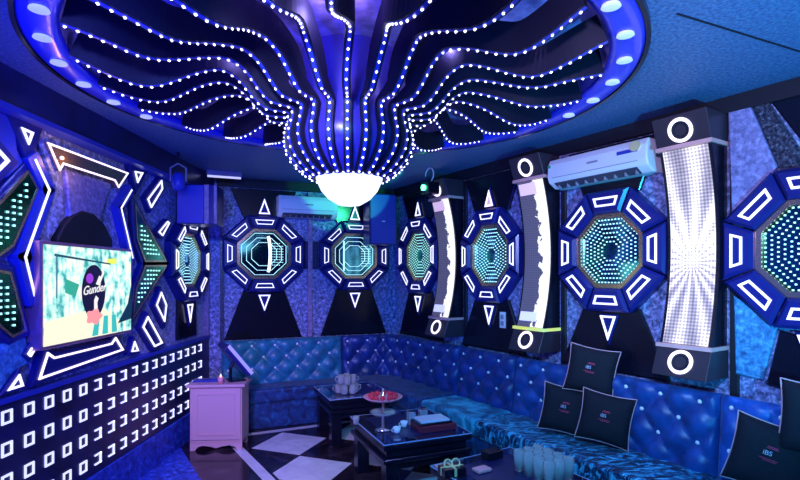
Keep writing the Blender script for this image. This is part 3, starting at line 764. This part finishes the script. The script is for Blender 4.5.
wpoly(WL, [(66,170),(112,184),(104,206),(100,226),(71,222)], 'velvet_panel', M['stone_lilac'], 'blue textured tapering panel between bronze trapezoid mirror and television', 'wall panel', .03)
wpoly(WL, [(58,239),(64,226),(74,215),(84,211),(95,214),(105,224),(113,240),(112,262),(58,258)], 'arch_panel', M['black_matte'], 'black arched panel peeping out above the television', 'wall panel', .045)
wpoly(WL, [(36,126),(47,131),(55,166),(60,174),(66,200),(60,225),(45,250),(38,235),(56,190),(42,150)], 'velvet_panel', M['stone'], 'dark textured slanting panel between green dotted mirror and bronze trapezoid', 'wall panel', .025)
def chevron(pts, label, w=.02, side=.05):
    q = LWp(pts, .07); cx = sum(p[0] for p in q)/len(q); cz = sum(p[1] for p in q)/len(q)
    t = WL.thing('chevron_light', (cx,cz), label, 'wall light', None)
    q = [(x-cx,z-cz) for x,z in q]
    MB().band_xz(q, side*2, -.06, -.001).build('backing', M['navy2'], t)
    MB().band_xz(q, w*.75, -.064, -.059).build('led_line', M['led'], t)
chevron([(37,160),(51,190),(27,257),(37,298)], 'white angled light line left of the television')
chevron([(133,190),(122.5,208),(134,258)], 'white angled light line right of the television top corner', .016, .035)
# green dotted mirrors
def dotmirror(pts, label, rows, mirror, dotm=None, step=.034, rad=.0055):
    t, c, loc = leftfig('dotted_mirror', pts, label, 'wall mirror', .035, .02, .045, ledm=M['bronze'], fill=mirror)
    d = MB(); xs = [p[0] for p in loc]; zs = [p[1] for p in loc]
    inn = offset_poly(loc, -.045)
    def inside(x,z):
        k = False; n = len(inn)
        for i in range(n):
            (x0,z0),(x1,z1) = inn[i], inn[(i+1)%n]
            if (z0>z)!=(z1>z) and x < (x1-x0)*(z-z0)/(z1-z0)+x0: k = not k
        return k
    z = min(zs); 
    while z < max(zs):
        x = min(xs)
        while x < max(xs):
            if inside(x,z): d.prism_xz([(x-rad,z-rad),(x+rad,z-rad),(x+rad,z+rad),(x-rad,z+rad)], -.053, -.044)
            x += step*1.35
        z += step
    if d.v: d.build('led_dots', dotm or M['dotg'], t)['kind'] = 'stuff'
dotmirror([(28,170),(39,189),(14,246),(-8,262),(-30,262),(-10,212)], 'upper green dotted mirror at the left edge beside the television', 4, M['greenmirror'])
dotmirror([(-30,268),(-8,268),(11,272),(27,331),(12,338),(-12,318)], 'lower green dotted mirror at the left edge beside the television', 4, M['greenmirror'])
dotmirror([(135,203),(167,262),(145,262),(137,240)], 'upper half of the green dotted arrow mirror right of the television', 3, M['greenmirror'], step=.036, rad=.006)
dotmirror([(145,265),(167,265),(132,321),(136,288)], 'lower half of the green dotted arrow mirror right of the television', 3, M['greenmirror'], step=.036, rad=.006)
G2='slanted outlined lights of the left wall'; 
leftfig('slanted_light', [(162,180),(148,199),(151.6,208),(163,189)], 'upper slanted outlined light near the blue corner speaker', 'wall light', .03, .013)
leftfig('slanted_light', [(168,221),(159,232),(163,236),(170,223)], 'tiny slanted outlined light under the blue corner speaker', 'wall light', .02, .012)
leftfig('slanted_light', [(161.7,291.7),(156.7,305),(165,322),(167,305)], 'slanted outlined light below the dotted arrow mirror, right of its pair', 'wall light', .03, .014)
leftfig('slanted_light', [(148.3,316),(143,327),(155,347),(163,343)], 'slanted outlined light below the dotted arrow mirror, left and lower of its pair', 'wall light', .03, .016)
leftfig('triangle_light', [(21.7,127),(34,132.5),(29.3,145)], 'white outlined triangle light near the left edge of the wall top', 'wall light', .06, .014)
leftfig('triangle_light', [(135.2,171),(143.5,172.5),(138,183)], 'white outlined triangle light right of the bronze trapezoid mirror', 'wall light', .05, .014)
leftfig('triangle_light', [(20,374),(8,391),(24,386)], 'white outlined triangle light below the television at lower left', 'wall light', .02, .014)
leftfig('triangle_light', [(135,341),(132,352),(139,351)], 'white outlined triangle light below the television at lower right', 'wall light', .02, .012)
leftfig('trapezoid_light', [(48,352),(55,357),(112,343),(116,337),(124,350),(39,380)], 'long outlined trapezoid light directly below the television', 'wall light', .03, .014, ledm=M['led_warm'])
leftfig('slanted_light', [(36,341),(39,344),(31,357),(28,354)], 'short slanted light below the left corner of the television', 'wall light', .02, .01)
leftfig('slanted_light', [(-6,143),(10,161),(-4,175),(-12,160)], 'angled outlined light at the very left edge near the ceiling', 'wall light', .05, .02)
wpoly(WL, [(-4,110),(14,117),(18,150),(24,163),(8,178),(-10,150)], 'blue_panel', M['navy2'], 'blue slanting panel at the left edge near the ceiling', 'wall panel', .04)
wpoly(WL, [(1,345),(26,336),(31,362),(14,372),(-6,400)], 'blue_panel', M['stone_blue'], 'blue textured panel at the left edge below the green dotted mirror', 'wall panel', .03)

# ------------------------------------------------------------------ sofa
IB = Vector((math.cos(WB.a), math.sin(WB.a))); NB = Vector((WB.y.x, WB.y.y))*-1   # inward normals
IRt = Vector((WR.x.x, WR.x.y)); NRm = Vector((WR.y.x, WR.y.y))*-1
CP = Vector(C0)
def corner_off(d, d2=None):
    if d2 is None: d2 = d
    # intersection of both walls' offset lines
    # point = CP - IB*s + NB*d = CP + IRt*q + NRm*d
    import mathutils
    A = Matrix(((-IB.x,-IRt.x),(-IB.y,-IRt.y))); r = NRm*d2-NB*d; sol = A.inverted() @ r
    return CP - IB*sol[0] + NB*d
RC = .42     # rounding of the rear line
turn = math.acos(max(-1,min(1,IB.dot(IRt)))); tl = RC*math.tan(turn/2); arcL = RC*turn
D0 = .03
cor = corner_off(D0); pA = cor - IB*tl; pB = cor + IRt*tl; ctr = pA + NB*RC
def path(s):
    """s=0 at arc start; negative along the back wall, positive after arc along the right wall"""
    if s <= 0: return pA + IB*s, NB
    if s >= arcL: return pB + IRt*(s-arcL), NRm
    th = s/RC; n0 = (-NB); c_, s_ = math.cos(-th), math.sin(-th)
    v = Vector((n0.x*c_-n0.y*s_, n0.x*s_+n0.y*c_))
    return ctr + v*RC, -v
def sB(u): # s for pixel column on the back wall
    x = WB.px(u, 335, .1)[0]; P = CP + IB*x; return (P-pA).dot(IB)
def sR(u):
    x = WR.px(u, 345, .1)[0]; P = CP + IRt*x; return arcL + (P-pB).dot(IRt)
SD = .62
def seatline(s0, s1, d):
    """points of the seat front at offset d, mitred round the corner"""
    out = []
    db = d-.14
    c = corner_off(db, d)
    if s0 < 0 and s1 > arcL:
        return [path(s0)[0]+NB*(db-D0), c, path(s1)[0]+NRm*(d-D0)]
    if s1 <= 0: d = db
    p0,n0 = path(s0); p1,n1 = path(s1); return [p0+n0*(d-D0), p1+n1*(d-D0)]
def backline(s0, s1, d):
    N_ = max(2, int((s1-s0)/.08)); return [ (lambda q: q[0]+q[1]*(d-D0))(path(s0+(s1-s0)*i/N_)) for i in range(N_+1)]
Z0, Z1 = .40, .905
def sofa(s0, s1, bm_, sm_, label, nb_rows=3, pitch=.125, seat_s=None):
    g = .006; s0 += g; s1 -= g
    mid = path((s0+s1)/2)[0]
    t = empty('sofa_section', (mid.x, mid.y, 0), 0, label, 'sofa', 'sections of the corner sofa')
    off = (mid.x, mid.y, 0)
    # backrest
    nz = 22; ns = max(6, int((s1-s0)/.022)); b = MB(); vs = []; q = .125
    
    def puff(s, z):
        e = min(1, (s-s0)/.05, (s1-s)/.05); e = max(0, e)**.5
        zz = (z-(Z1-.07))/q; ss = (s-s0)/pitch - .5
        v = abs(math.sin(PI*(ss+zz)/2+PI/2*0)*math.sin(PI*(ss-zz)/2))
        v = math.sqrt(v)
        return (.055*v+.004)*e
    for i in range(ns+1):
        s = s0+(s1-s0)*i/ns; p, n = path(s)
        vs.append((p.x, p.y, Z0)); vs.append((p.x, p.y, Z1-.02))
        for j in range(nz+1):
            z = Z1 - (Z1-Z0)*j/nz
            d = .085 + .05*(Z1-z)/(Z1-Z0) + puff(s, z)
            if j == 0: d -= .03; 
            pp = p+n*d; vs.append((pp.x, pp.y, z if j else Z1-.004))
    m_ = nz+3; fs = []
    for i in range(ns):
        for j in range(m_-1): fs.append((i*m_+j,(i+1)*m_+j,(i+1)*m_+j+1,i*m_+j+1))
        fs.append((i*m_+m_-1,(i+1)*m_+m_-1,(i+1)*m_,i*m_))
    fs += [tuple(range(m_)), tuple(range(ns*m_+m_-1, ns*m_-1, -1))]
    br = b.add(vs, fs).build('backrest', bm_, t, off=off, smooth=True)
    # buttons at the tufts : sin((ss+zz)/2*pi)=0 and sin((ss-zz)/2*pi)=0 -> ss, zz same parity
    nbm = None
    for r_ in range(nb_rows):
        for k in range(0, int((s1-s0)/pitch)+1):
            ss = k; 
            if (k+r_) % 2: continue
            for add in (0,):
                s = s0+pitch*(ss+.5)
                if s < s0+.04 or s > s1-.04: continue
                z = (Z1-.07)-q*r_
                p, n = path(s); d = .085+.05*(Z1-z)/(Z1-Z0)+.012; pp = p+n*d
                if nbm is None:
                    bo = MB().sphere((0,0,0), .0145, 8, 5).build('button', M['crystal'], br, smooth=True); nbm = bo.data
                else:
                    bo = bpy.data.objects.new('button', nbm); COL.objects.link(bo); bo.parent = br
                bo.location = (pp.x-off[0], pp.y-off[1], z)
    # seat
    a0, a1 = seat_s or (s0, s1)
    poly = [tuple(p) for p in backline(a0, a1, .16)] + [tuple(p) for p in reversed(seatline(a0, a1, SD))]
    MB().prism_z(poly, .27, .425).build('seat_cushion', sm_, t, off=off, bevel=.03)
    poly = [tuple(p) for p in backline(a0, a1, .10)] + [tuple(p) for p in reversed(seatline(a0, a1, SD-.03))]
    MB().prism_z(poly, .005, .268).build('base', M['seat_dark'], t, off=off)
    return t
sW = -(LB - .16 + (pA-CP).dot(IB))
s341, s463, s517, s723 = sB(341), sR(462), sR(518), sR(722)
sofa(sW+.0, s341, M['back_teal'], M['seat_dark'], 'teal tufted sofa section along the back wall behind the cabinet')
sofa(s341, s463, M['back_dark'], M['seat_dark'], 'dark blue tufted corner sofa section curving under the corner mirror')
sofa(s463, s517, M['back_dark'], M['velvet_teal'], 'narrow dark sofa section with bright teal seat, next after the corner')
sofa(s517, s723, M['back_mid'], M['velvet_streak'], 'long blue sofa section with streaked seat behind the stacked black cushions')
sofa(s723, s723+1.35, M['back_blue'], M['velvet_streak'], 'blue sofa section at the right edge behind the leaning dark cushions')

# ------------------------------------------------------------------ cushions
def make_cushion():
    t = empty('throw_cushion', (0,0,0), 0, '', 'cushion', 'black throw cushions with silver piping')
    S = .19; n = 16; vs = []; fs = []
    def P(i,j):
        u, v = -1+2*i/n, -1+2*j/n
        pin = 1-.09*(1-u*u)*abs(v)**3*1.0; pin2 = 1-.09*(1-v*v)*abs(u)**3
        return u*S*pin2, v*S*pin
    for sg in (-1,1):
        for i in range(n+1):
            for j in range(n+1):
                x,z = P(i,j); u, v = -1+2*i/n, -1+2*j/n
                th = .072*((1-u**4)*(1-v**4))**.55
                vs.append((x, sg*th, z))
    N1 = (n+1)**2
    for i in range(n):
        for j in range(n):
            a = i*(n+1)+j; fs.append((a,a+n+1,a+n+2,a+1)); a += N1; fs.append((a,a+1,a+n+2,a+n+1))
    b = MB().add(vs, fs); bo = b.build('cover', M['cushion'], t, smooth=True)
    bm = bmesh.new(); bm.from_mesh(bo.data); bmesh.ops.remove_doubles(bm, verts=bm.verts, dist=1e-5); bmesh.ops.recalc_face_normals(bm, faces=bm.faces); bm.to_mesh(bo.data); bm.free()
    pts = [P(i,0) for i in range(n)]+[P(n,j) for j in range(n)]+[P(n-i,n) for i in range(n)]+[P(0,n-j) for j in range(n)]
    MB().tube([(x,0,z) for x,z in pts], .005, 6, True).build('piping', M['piping'], t, smooth=True)
    text_mesh('emblem', 'iBS', .034, M['palethread'], t, (-.015,-.076,.02), (PI/2,0,0))
    for x0,x1,z0,z1 in ((-.025,.03,.045,.049),(-.02,.025,.052,.058),(-.045,.035,-.012,-.008),(-.03,.03,-.021,-.017)):
        MB().box(x0,x1,-.077,-.069,z0,z1).build('emblem_line', M['redthread'], t)
    return t
cu = make_cushion()
cush = [((1.225,3.75,.62), (R(-14),R(8),R(-22)), 'black cushion with silver piping, lower left of the stack of three on the sofa'),
        ((1.42,3.50,.625), (R(-12),R(9),R(-26)), 'black cushion with silver piping, lower right of the stack of three on the sofa'),
        ((1.395,3.69,.92), (R(-12),R(8),R(-30)), 'black cushion with silver piping, resting on top of the other two'),
        ((1.99,2.72,.635), (R(-14),R(12),R(-40)), 'dark cushion lying low on the seat near the right edge'),
        ((2.15,2.565,.87), (R(-10),R(2),R(-45)), 'dark cushion with pale piping cut off by the right edge, above another')]
for i, (p, r_, lab) in enumerate(cush):
    o = cu if i == 0 else copy_tree(cu)
    o.location = p; o.rotation_euler = r_; o['label'] = lab; o.scale = (.92,.92,.92) if i < 3 else (1,1,1)

# ------------------------------------------------------------------ coffee tables
def table(nl, ang, w, l, label):
    """nl: nearest left top corner; w across, l away"""
    ca = math.cos(R(ang)); sa = math.sin(R(ang))
    cx = nl[0]+w/2*ca-l/2*sa; cy = nl[1]+w/2*sa+l/2*ca
    t = empty('coffee_table', (cx,cy,0), R(ang), label, 'coffee table', 'black coffee tables')
    MB().box(-w/2,w/2,-l/2,l/2,.43,.442).build('glass_top', M['tableglass'], t, bevel=.003)
    b = MB(); e = .045
    for (x0,x1,y0,y1) in ((-w/2,w/2,-l/2,-l/2+e),(-w/2,w/2,l/2-e,l/2),(-w/2,-w/2+e,-l/2+e,l/2-e),(w/2-e,w/2,-l/2+e,l/2-e)): b.box(x0,x1,y0,y1,.395,.43)
    b.build('top_frame', M['black'], t, bevel=.004)
    MB().box(-w/2+.03,w/2-.03,-l/2+.03,l/2-.03,.335,.394).build('apron', M['black'], t, bevel=.004)
    MB().box(-w/2+.0,w/2-.0,-l/2+.0,l/2-.0,.30,.334).build('lower_moulding', M['black'], t, bevel=.008)
    MB().box(-w/2+.05,w/2-.05,-l/2+.05,l/2-.05,.24,.299).build('drawer_box', M['black'], t)
    for sx in (-1,1):
        for sy in (-1,1):
            x = sx*(w/2-.075); y = sy*(l/2-.075)
            MB().box(x-.05,x+.05,y-.05,y+.05,0.002,.30).build('leg', M['black'], t, bevel=.005)
    MB().ring_xz([(-w/2-.001,-l/2-.001),(w/2+.001,-l/2-.001),(w/2+.001,l/2+.001),(-w/2-.001,l/2+.001)], .006, -.4432, -.4375).build('edge_highlight', M['edge'], t, rot=(-PI/2,0,0))  # pale rim paints the highlight along the glass edge
    MB().box(-w/2+.10,w/2-.10,-l/2+.10,l/2-.10,.4425,.444).build('top_inlay', M['panel'], t)
    return t
T1 = table((-.66,4.76), 23, .64, .64, 'black coffee table farthest away, carrying the heap of glass mugs')
T2 = table((-.11,3.49), 23, .70, .78, 'black coffee table in the middle, carrying the tiered fruit stand')
T3 = table((.64,2.36), 31, .66, .88, 'black coffee table nearest, at the bottom edge with many drinking glasses')
TZ = .4445
def on(u, v, z=TZ):
    x, y = at(u, v, z); return Vector((x, y, z))

# ------------------------------------------------------------------ glassware
def make_mug():
    t = empty('glass_mug', (0,0,0), 0, '', 'glass')
    MB().lathe([(.001,0),(.034,0),(.037,.01),(.036,.085),(.0335,.085),(.0335,.012),(.001,.012)], 20, cap=False).build('cup', M['glass'], t, smooth=True)
    MB().tube([Vector((.035+.022*math.sin(q),0,.045-.026*math.cos(q))) for q in [PI*i/7 for i in range(8)]], .0045, 6).build('handle', M['glass'], t, smooth=True)
    return t
mug0 = make_mug(); mug0['group'] = 'glass mugs heaped on the far table'
c = on(347, 392)
first = True
def put(proto_first, loc, rz, label, flip=False, scale=1.):
    o = proto_first if not proto_first.get('used') else copy_tree(proto_first)
    proto_first['used'] = 1
    o.location = loc; o.rotation_euler = (PI if flip else 0, 0, rz); o.scale = (scale,)*3
    o['label'] = label
    return o
k = 0
for i in range(6):
    a = 2*PI*i/6+.3
    put(mug0, c+Vector((.085*math.cos(a), .085*math.sin(a), .001)), a, 'clear glass mug standing in the bottom layer of the heap on the far table')
for i in range(4):
    a = 2*PI*i/4+.2
    put(mug0, c+Vector((.06*math.cos(a), .06*math.sin(a), .088)), a, 'clear glass mug in the upper layer of the heap on the far table')
def make_tumbler():
    t = tag(MB().lathe([(.001,0),(.028,0),(.034,.12),(.0315,.12),(.026,.012),(.001,.012)], 20, cap=False).build('drinking_glass', M['glass'], smooth=True), '', 'glass', 'tumblers on the near table')
    return t
tb = make_tumbler()
base = Vector((.78, 2.98, TZ+.001))
ax = Vector((math.cos(R(31)), math.sin(R(31)),0)); ay = Vector((-ax.y, ax.x, 0))
rowname = ['front','second','third','rear']
for r_ in range(4):
    for q in range(3):
        p = base + ax*(.078*q-.03) + ay*(.078*(r_-2))
        put(tb, p, 0, 'clear tall tumbler in the %s row of the cluster, %s one' % (rowname[r_], ['left','middle','right'][q]))
# loose small glasses
gl = tag(MB().lathe([(.001,0),(.022,0),(.027,.06),(.025,.06),(.02,.008),(.001,.008)], 18, cap=False).build('shot_glass', M['glass'], smooth=True), 'small shot glass at the left corner of the middle table', 'glass')
gl.location = on(356, 424)
for (u,v,lab) in ((411,424,'square clear glass jar left, behind the boxes on the middle table'),(423,420,'square clear glass jar right, behind the boxes on the middle table')):
    p = on(u,v); 
    j = empty('glass_jar', p, R(20), lab, 'jar', 'square glass jars')
    MB().box(-.03,.03,-.03,.03,0.001,.09).build('body', M['glass'], j, bevel=.006)
    MB().box(-.026,.026,-.026,.026,.091,.102).build('lid', M['chrome'], j, bevel=.003)
for (u,v,lab) in ((397,433,'white tea cup nearest the boxes on the middle table'),(404,427,'white tea cup behind its twin on the middle table')):
    p = on(u,v); j = empty('tea_cup', p, R(200), lab, 'cup', 'white tea cups')
    MB().lathe([(.001,0),(.018,0),(.022,.008),(.030,.045),(.0275,.045),(.02,.01),(.001,.008)], 18, cap=False).build('cup', M['white'], j, smooth=True)
    MB().tube([Vector((.027+.014*math.sin(q),0,.025-.013*math.cos(q))) for q in [PI*i/6 for i in range(7)]], .003, 6).build('handle', M['white'], j)
# tiered stand
p = on(383, 430)
j = empty('tiered_stand', p, 0, 'two tier fruit stand with red fruit on the middle table', 'fruit stand')
MB().lathe([(.001,0),(.06,0),(.06,.008),(.01,.016),(.008,.31),(.001,.32)], 20).build('post', M['chrome'], j, smooth=True)
for z, r_, nm in ((.12,.10,'lower_tray'),(.235,.15,'upper_tray')):
    MB().lathe([(.009,z),(r_*.8,z),(r_,z+.018),(r_,z+.022),(r_*.8,z+.005),(.009,z+.005)], 28, cap=False).build(nm, M['glass'] if z<.2 else M['pink'], j, smooth=True)
for i in range(12):
    a = 2*PI*i/12
    o = tag(MB().sphere((0,0,0), .019, 10, 7).build('red_fruit', M['red'], smooth=True, loc=p+Vector((.095*math.cos(a), .095*math.sin(a), .235+.0255))), 'small red fruit in the ring on the upper tray of the stand', 'fruit', 'red fruit on the stand')
# boxes
def boxthing(name, loc, rz, w, l, h, m, label, cat):
    o = MB().box(-w/2,w/2,-l/2,l/2,0,h).build(name, m, bevel=.004, loc=loc, rot=(0,0,R(rz))); return tag(o, label, cat)
p = Vector((.255, 3.88, TZ+.001))
boxthing('menu_box', p, 23, .30, .20, .045, M['maroon'], 'maroon box, lowest of the stack on the middle table', 'box')
boxthing('menu_book', p+Vector((-.015,.01,.046)), 24, .27, .18, .012, M['black'], 'thin black book on the maroon box on the middle table', 'book')
boxthing('paper_pad', p+Vector((-.015,.015,.059)), 22, .24, .16, .016, M['paper'], 'white paper pad topmost on the stack on the middle table', 'notepad')
p = on(452, 474)
g = empty('gift_box', p+Vector((0,0,.001)), R(20), 'black box with pale gold ribbon bow on the near table', 'gift box')
MB().box(-.07,.07,-.05,.05,0,.045).build('box_body', M['black'], g, bevel=.003)
MB().box(-.008,.008,-.052,.052,-.0,.047).box(-.072,.072,-.007,.007,0,.047).build('ribbon', M['gold'], g)
b = MB()
for s in (-1,1):
    b.tube([Vector((s*.028*(1-math.cos(q))*.9, .01*math.sin(q), .05+.022*math.sin(q)+.012)) for q in [2*PI*i/10 for i in range(10)]], .005, 6, True)
b.build('bow', M['gold'], g)
p = on(492, 458); boxthing('black_box', p+Vector((0,0,.001)), 31, .12, .08, .05, M['black'], 'small plain black box behind the ribboned box on the near table', 'box')
p = on(478, 470)
o = tag(MB().box(-.05,.05,-.035,.035,0,.02).build('napkin_pack', M['pink'], bevel=.006, loc=p+Vector((0.02,-.02,.001)), rot=(0,0,R(30))), 'small pink packet on the near table beside the black box', 'packet')

# ------------------------------------------------------------------ cabinet, monitor and things on it
cb = empty('side_cabinet', (-1.71, 4.84, 0), R(4), 'pale pinkish wooden cabinet with framed door in front of the sofa end', 'cabinet')
MB().box(-.235,.235,-.17,.10,.07,.585).build('body', M['cab'], cb, bevel=.004)
MB().box(-.265,.265,-.20,.12,.585,.612).build('top', M['cab'], cb, bevel=.006)
d = MB().box(-.225,.225,-.185,-.168,.10,.575).build('door', M['cab'], cb, bevel=.003)
MB().ring_xz([(-.175,.145),(.175,.145),(.175,.53),(-.175,.53)], .012, -.192, -.183).build('door_moulding', M['cab'], d)
pts = [(-.235,.07),(-.235,.0),(-.19,.0),(-.17,.03),(-.12,.045),(-.05,.035),(0,.02),(.05,.035),(.12,.045),(.17,.03),(.19,.0),(.235,.0),(.235,.07)]
MB().prism_xz(pts, -.17, -.145).build('skirt', M['cab'], cb)
for x in (-.2,.2): MB().box(x-.03,x+.03,.04,.095,.0,.07).build('leg', M['cab'], cb)
TT = .613
mn = empty('touch_monitor', (-1.57, 4.84, TT), R(30), 'slanted touch screen monitor on a stand on top of the cabinet', 'monitor')
rotm = (0, R(-38), 0)
mo = MB().box(-.045,.012,-.19,.19,-.17,.17).build('casing', M['navy'], mn, bevel=.004, loc=(.0,0,.22), rot=rotm)
MB().box(.012,.015,-.175,.175,-.155,.155).build('screen', M['bluelit'], mo)
MB().box(-.013,.018,-.197,-.189,-.175,.175).build('edge_strip', M['white'], mo)
MB().box(-.08,.08,-.08,.08,.001,.014).build('foot', M['black'], mn, bevel=.004)
MB().tube([(-.05,0,.014),(-.05,0,.12),(-.012,0,.20)], .016).build('neck', M['black'], mn)
kb = tag(MB().box(-.13,.13,-.05,.05,.001,.016).build('keyboard', M['navy2'], bevel=.004, loc=(-1.82,4.80,TT), rot=(0,0,R(8))), 'blue lit keyboard at the left of the cabinet top', 'keyboard')
cd = empty('candle_cup', (-1.665,4.70,TT), 0, 'small pink glowing candle cup on the front of the cabinet top', 'candle')
MB().lathe([(.001,.001),(.022,.001),(.028,.06),(.024,.06),(.001,.055)], 18, cap=False).build('cup', M['pink'], cd, smooth=True)
MB().lathe([(.001,.055),(.008,.057),(.010,.07),(.001,.09)], 12).build('flame', M['orange'], cd, smooth=True)

# ------------------------------------------------------------------ added fill spots without fixtures
def pt(loc, col, e, size=.1): return lamp('ceiling_lamp', 'POINT', loc, col, e, size)
BL = (.06,.10,1.); LB_ = (.20,.35,1.)
def wash(loc, tgt, col, e, spot=110, size=.06):  # added coloured spot that tints walls, ceiling and furniture
    o = lamp('fill_spot', 'SPOT', loc, col, e, size, target=tgt, spot=spot, blend=.9); return o
wash((-1.0,.9,2.5), (-2.1,3.8,1.5), (.12,.16,1.), 150, 90)
wash((.1,.3,2.55), (1.3,3.6,.4), (.05,.48,1.), 360, 65)
wash((-.4,.3,2.5), (-.6,5.8,1.0), (.06,.36,1.), 210, 60)
wash((-.9,.9,2.4), (-1.3,4.8,.2), (1.,.58,.85), 230, 44)
wash((1.5,.4,.9), (1.9,3.2,2.7), (.03,.55,1.), 420, 85)
wash((-1.0,.3,.9), (-1.2,4.2,2.7), (.01,.02,1.), 420, 90)
wash((.2,.5,2.3), (1.9,3.6,2.1), (.62,.50,1.), 260, 60)
wash((-.5,1.5,2.6), (-.7,6.0,1.9), (.55,.50,1.), 110, 50)
wash((-.7,3.0,2.3), (-1.9,4.7,2.25), (.0,.01,1.), 30, 34)
wash((-1.6,3.4,2.5), (-2.0,4.4,.1), (.01,.03,1.), 60, 70)

w = bpy.data.worlds.new('World'); sc.world = w; w.use_nodes = True
w.node_tree.nodes['Background'].inputs[0].default_value = (.05,.08,.6,1); w.node_tree.nodes['Background'].inputs[1].default_value = .06

cam = bpy.data.cameras.new('camera'); camo = bpy.data.objects.new('camera', cam); COL.objects.link(camo)
cam.sensor_width = 36; cam.lens = F/800*36; cam.shift_y = (HY-240)/800
camo.location = (0,0,H); camo.rotation_euler = (PI/2,0,0); cam.clip_start = .02
sc.camera = camo
for o in list(bpy.data.objects):
    if 'used' in o: del o['used']
sc.view_settings.view_transform = 'Standard'; sc.view_settings.look = 'None'; sc.view_settings.gamma = 1; sc.view_settings.use_curve_mapping = False
sc.view_settings.exposure = 0
sc.cycles.use_denoising = True
sc.cycles.max_bounces = 14; sc.cycles.transmission_bounces = 14
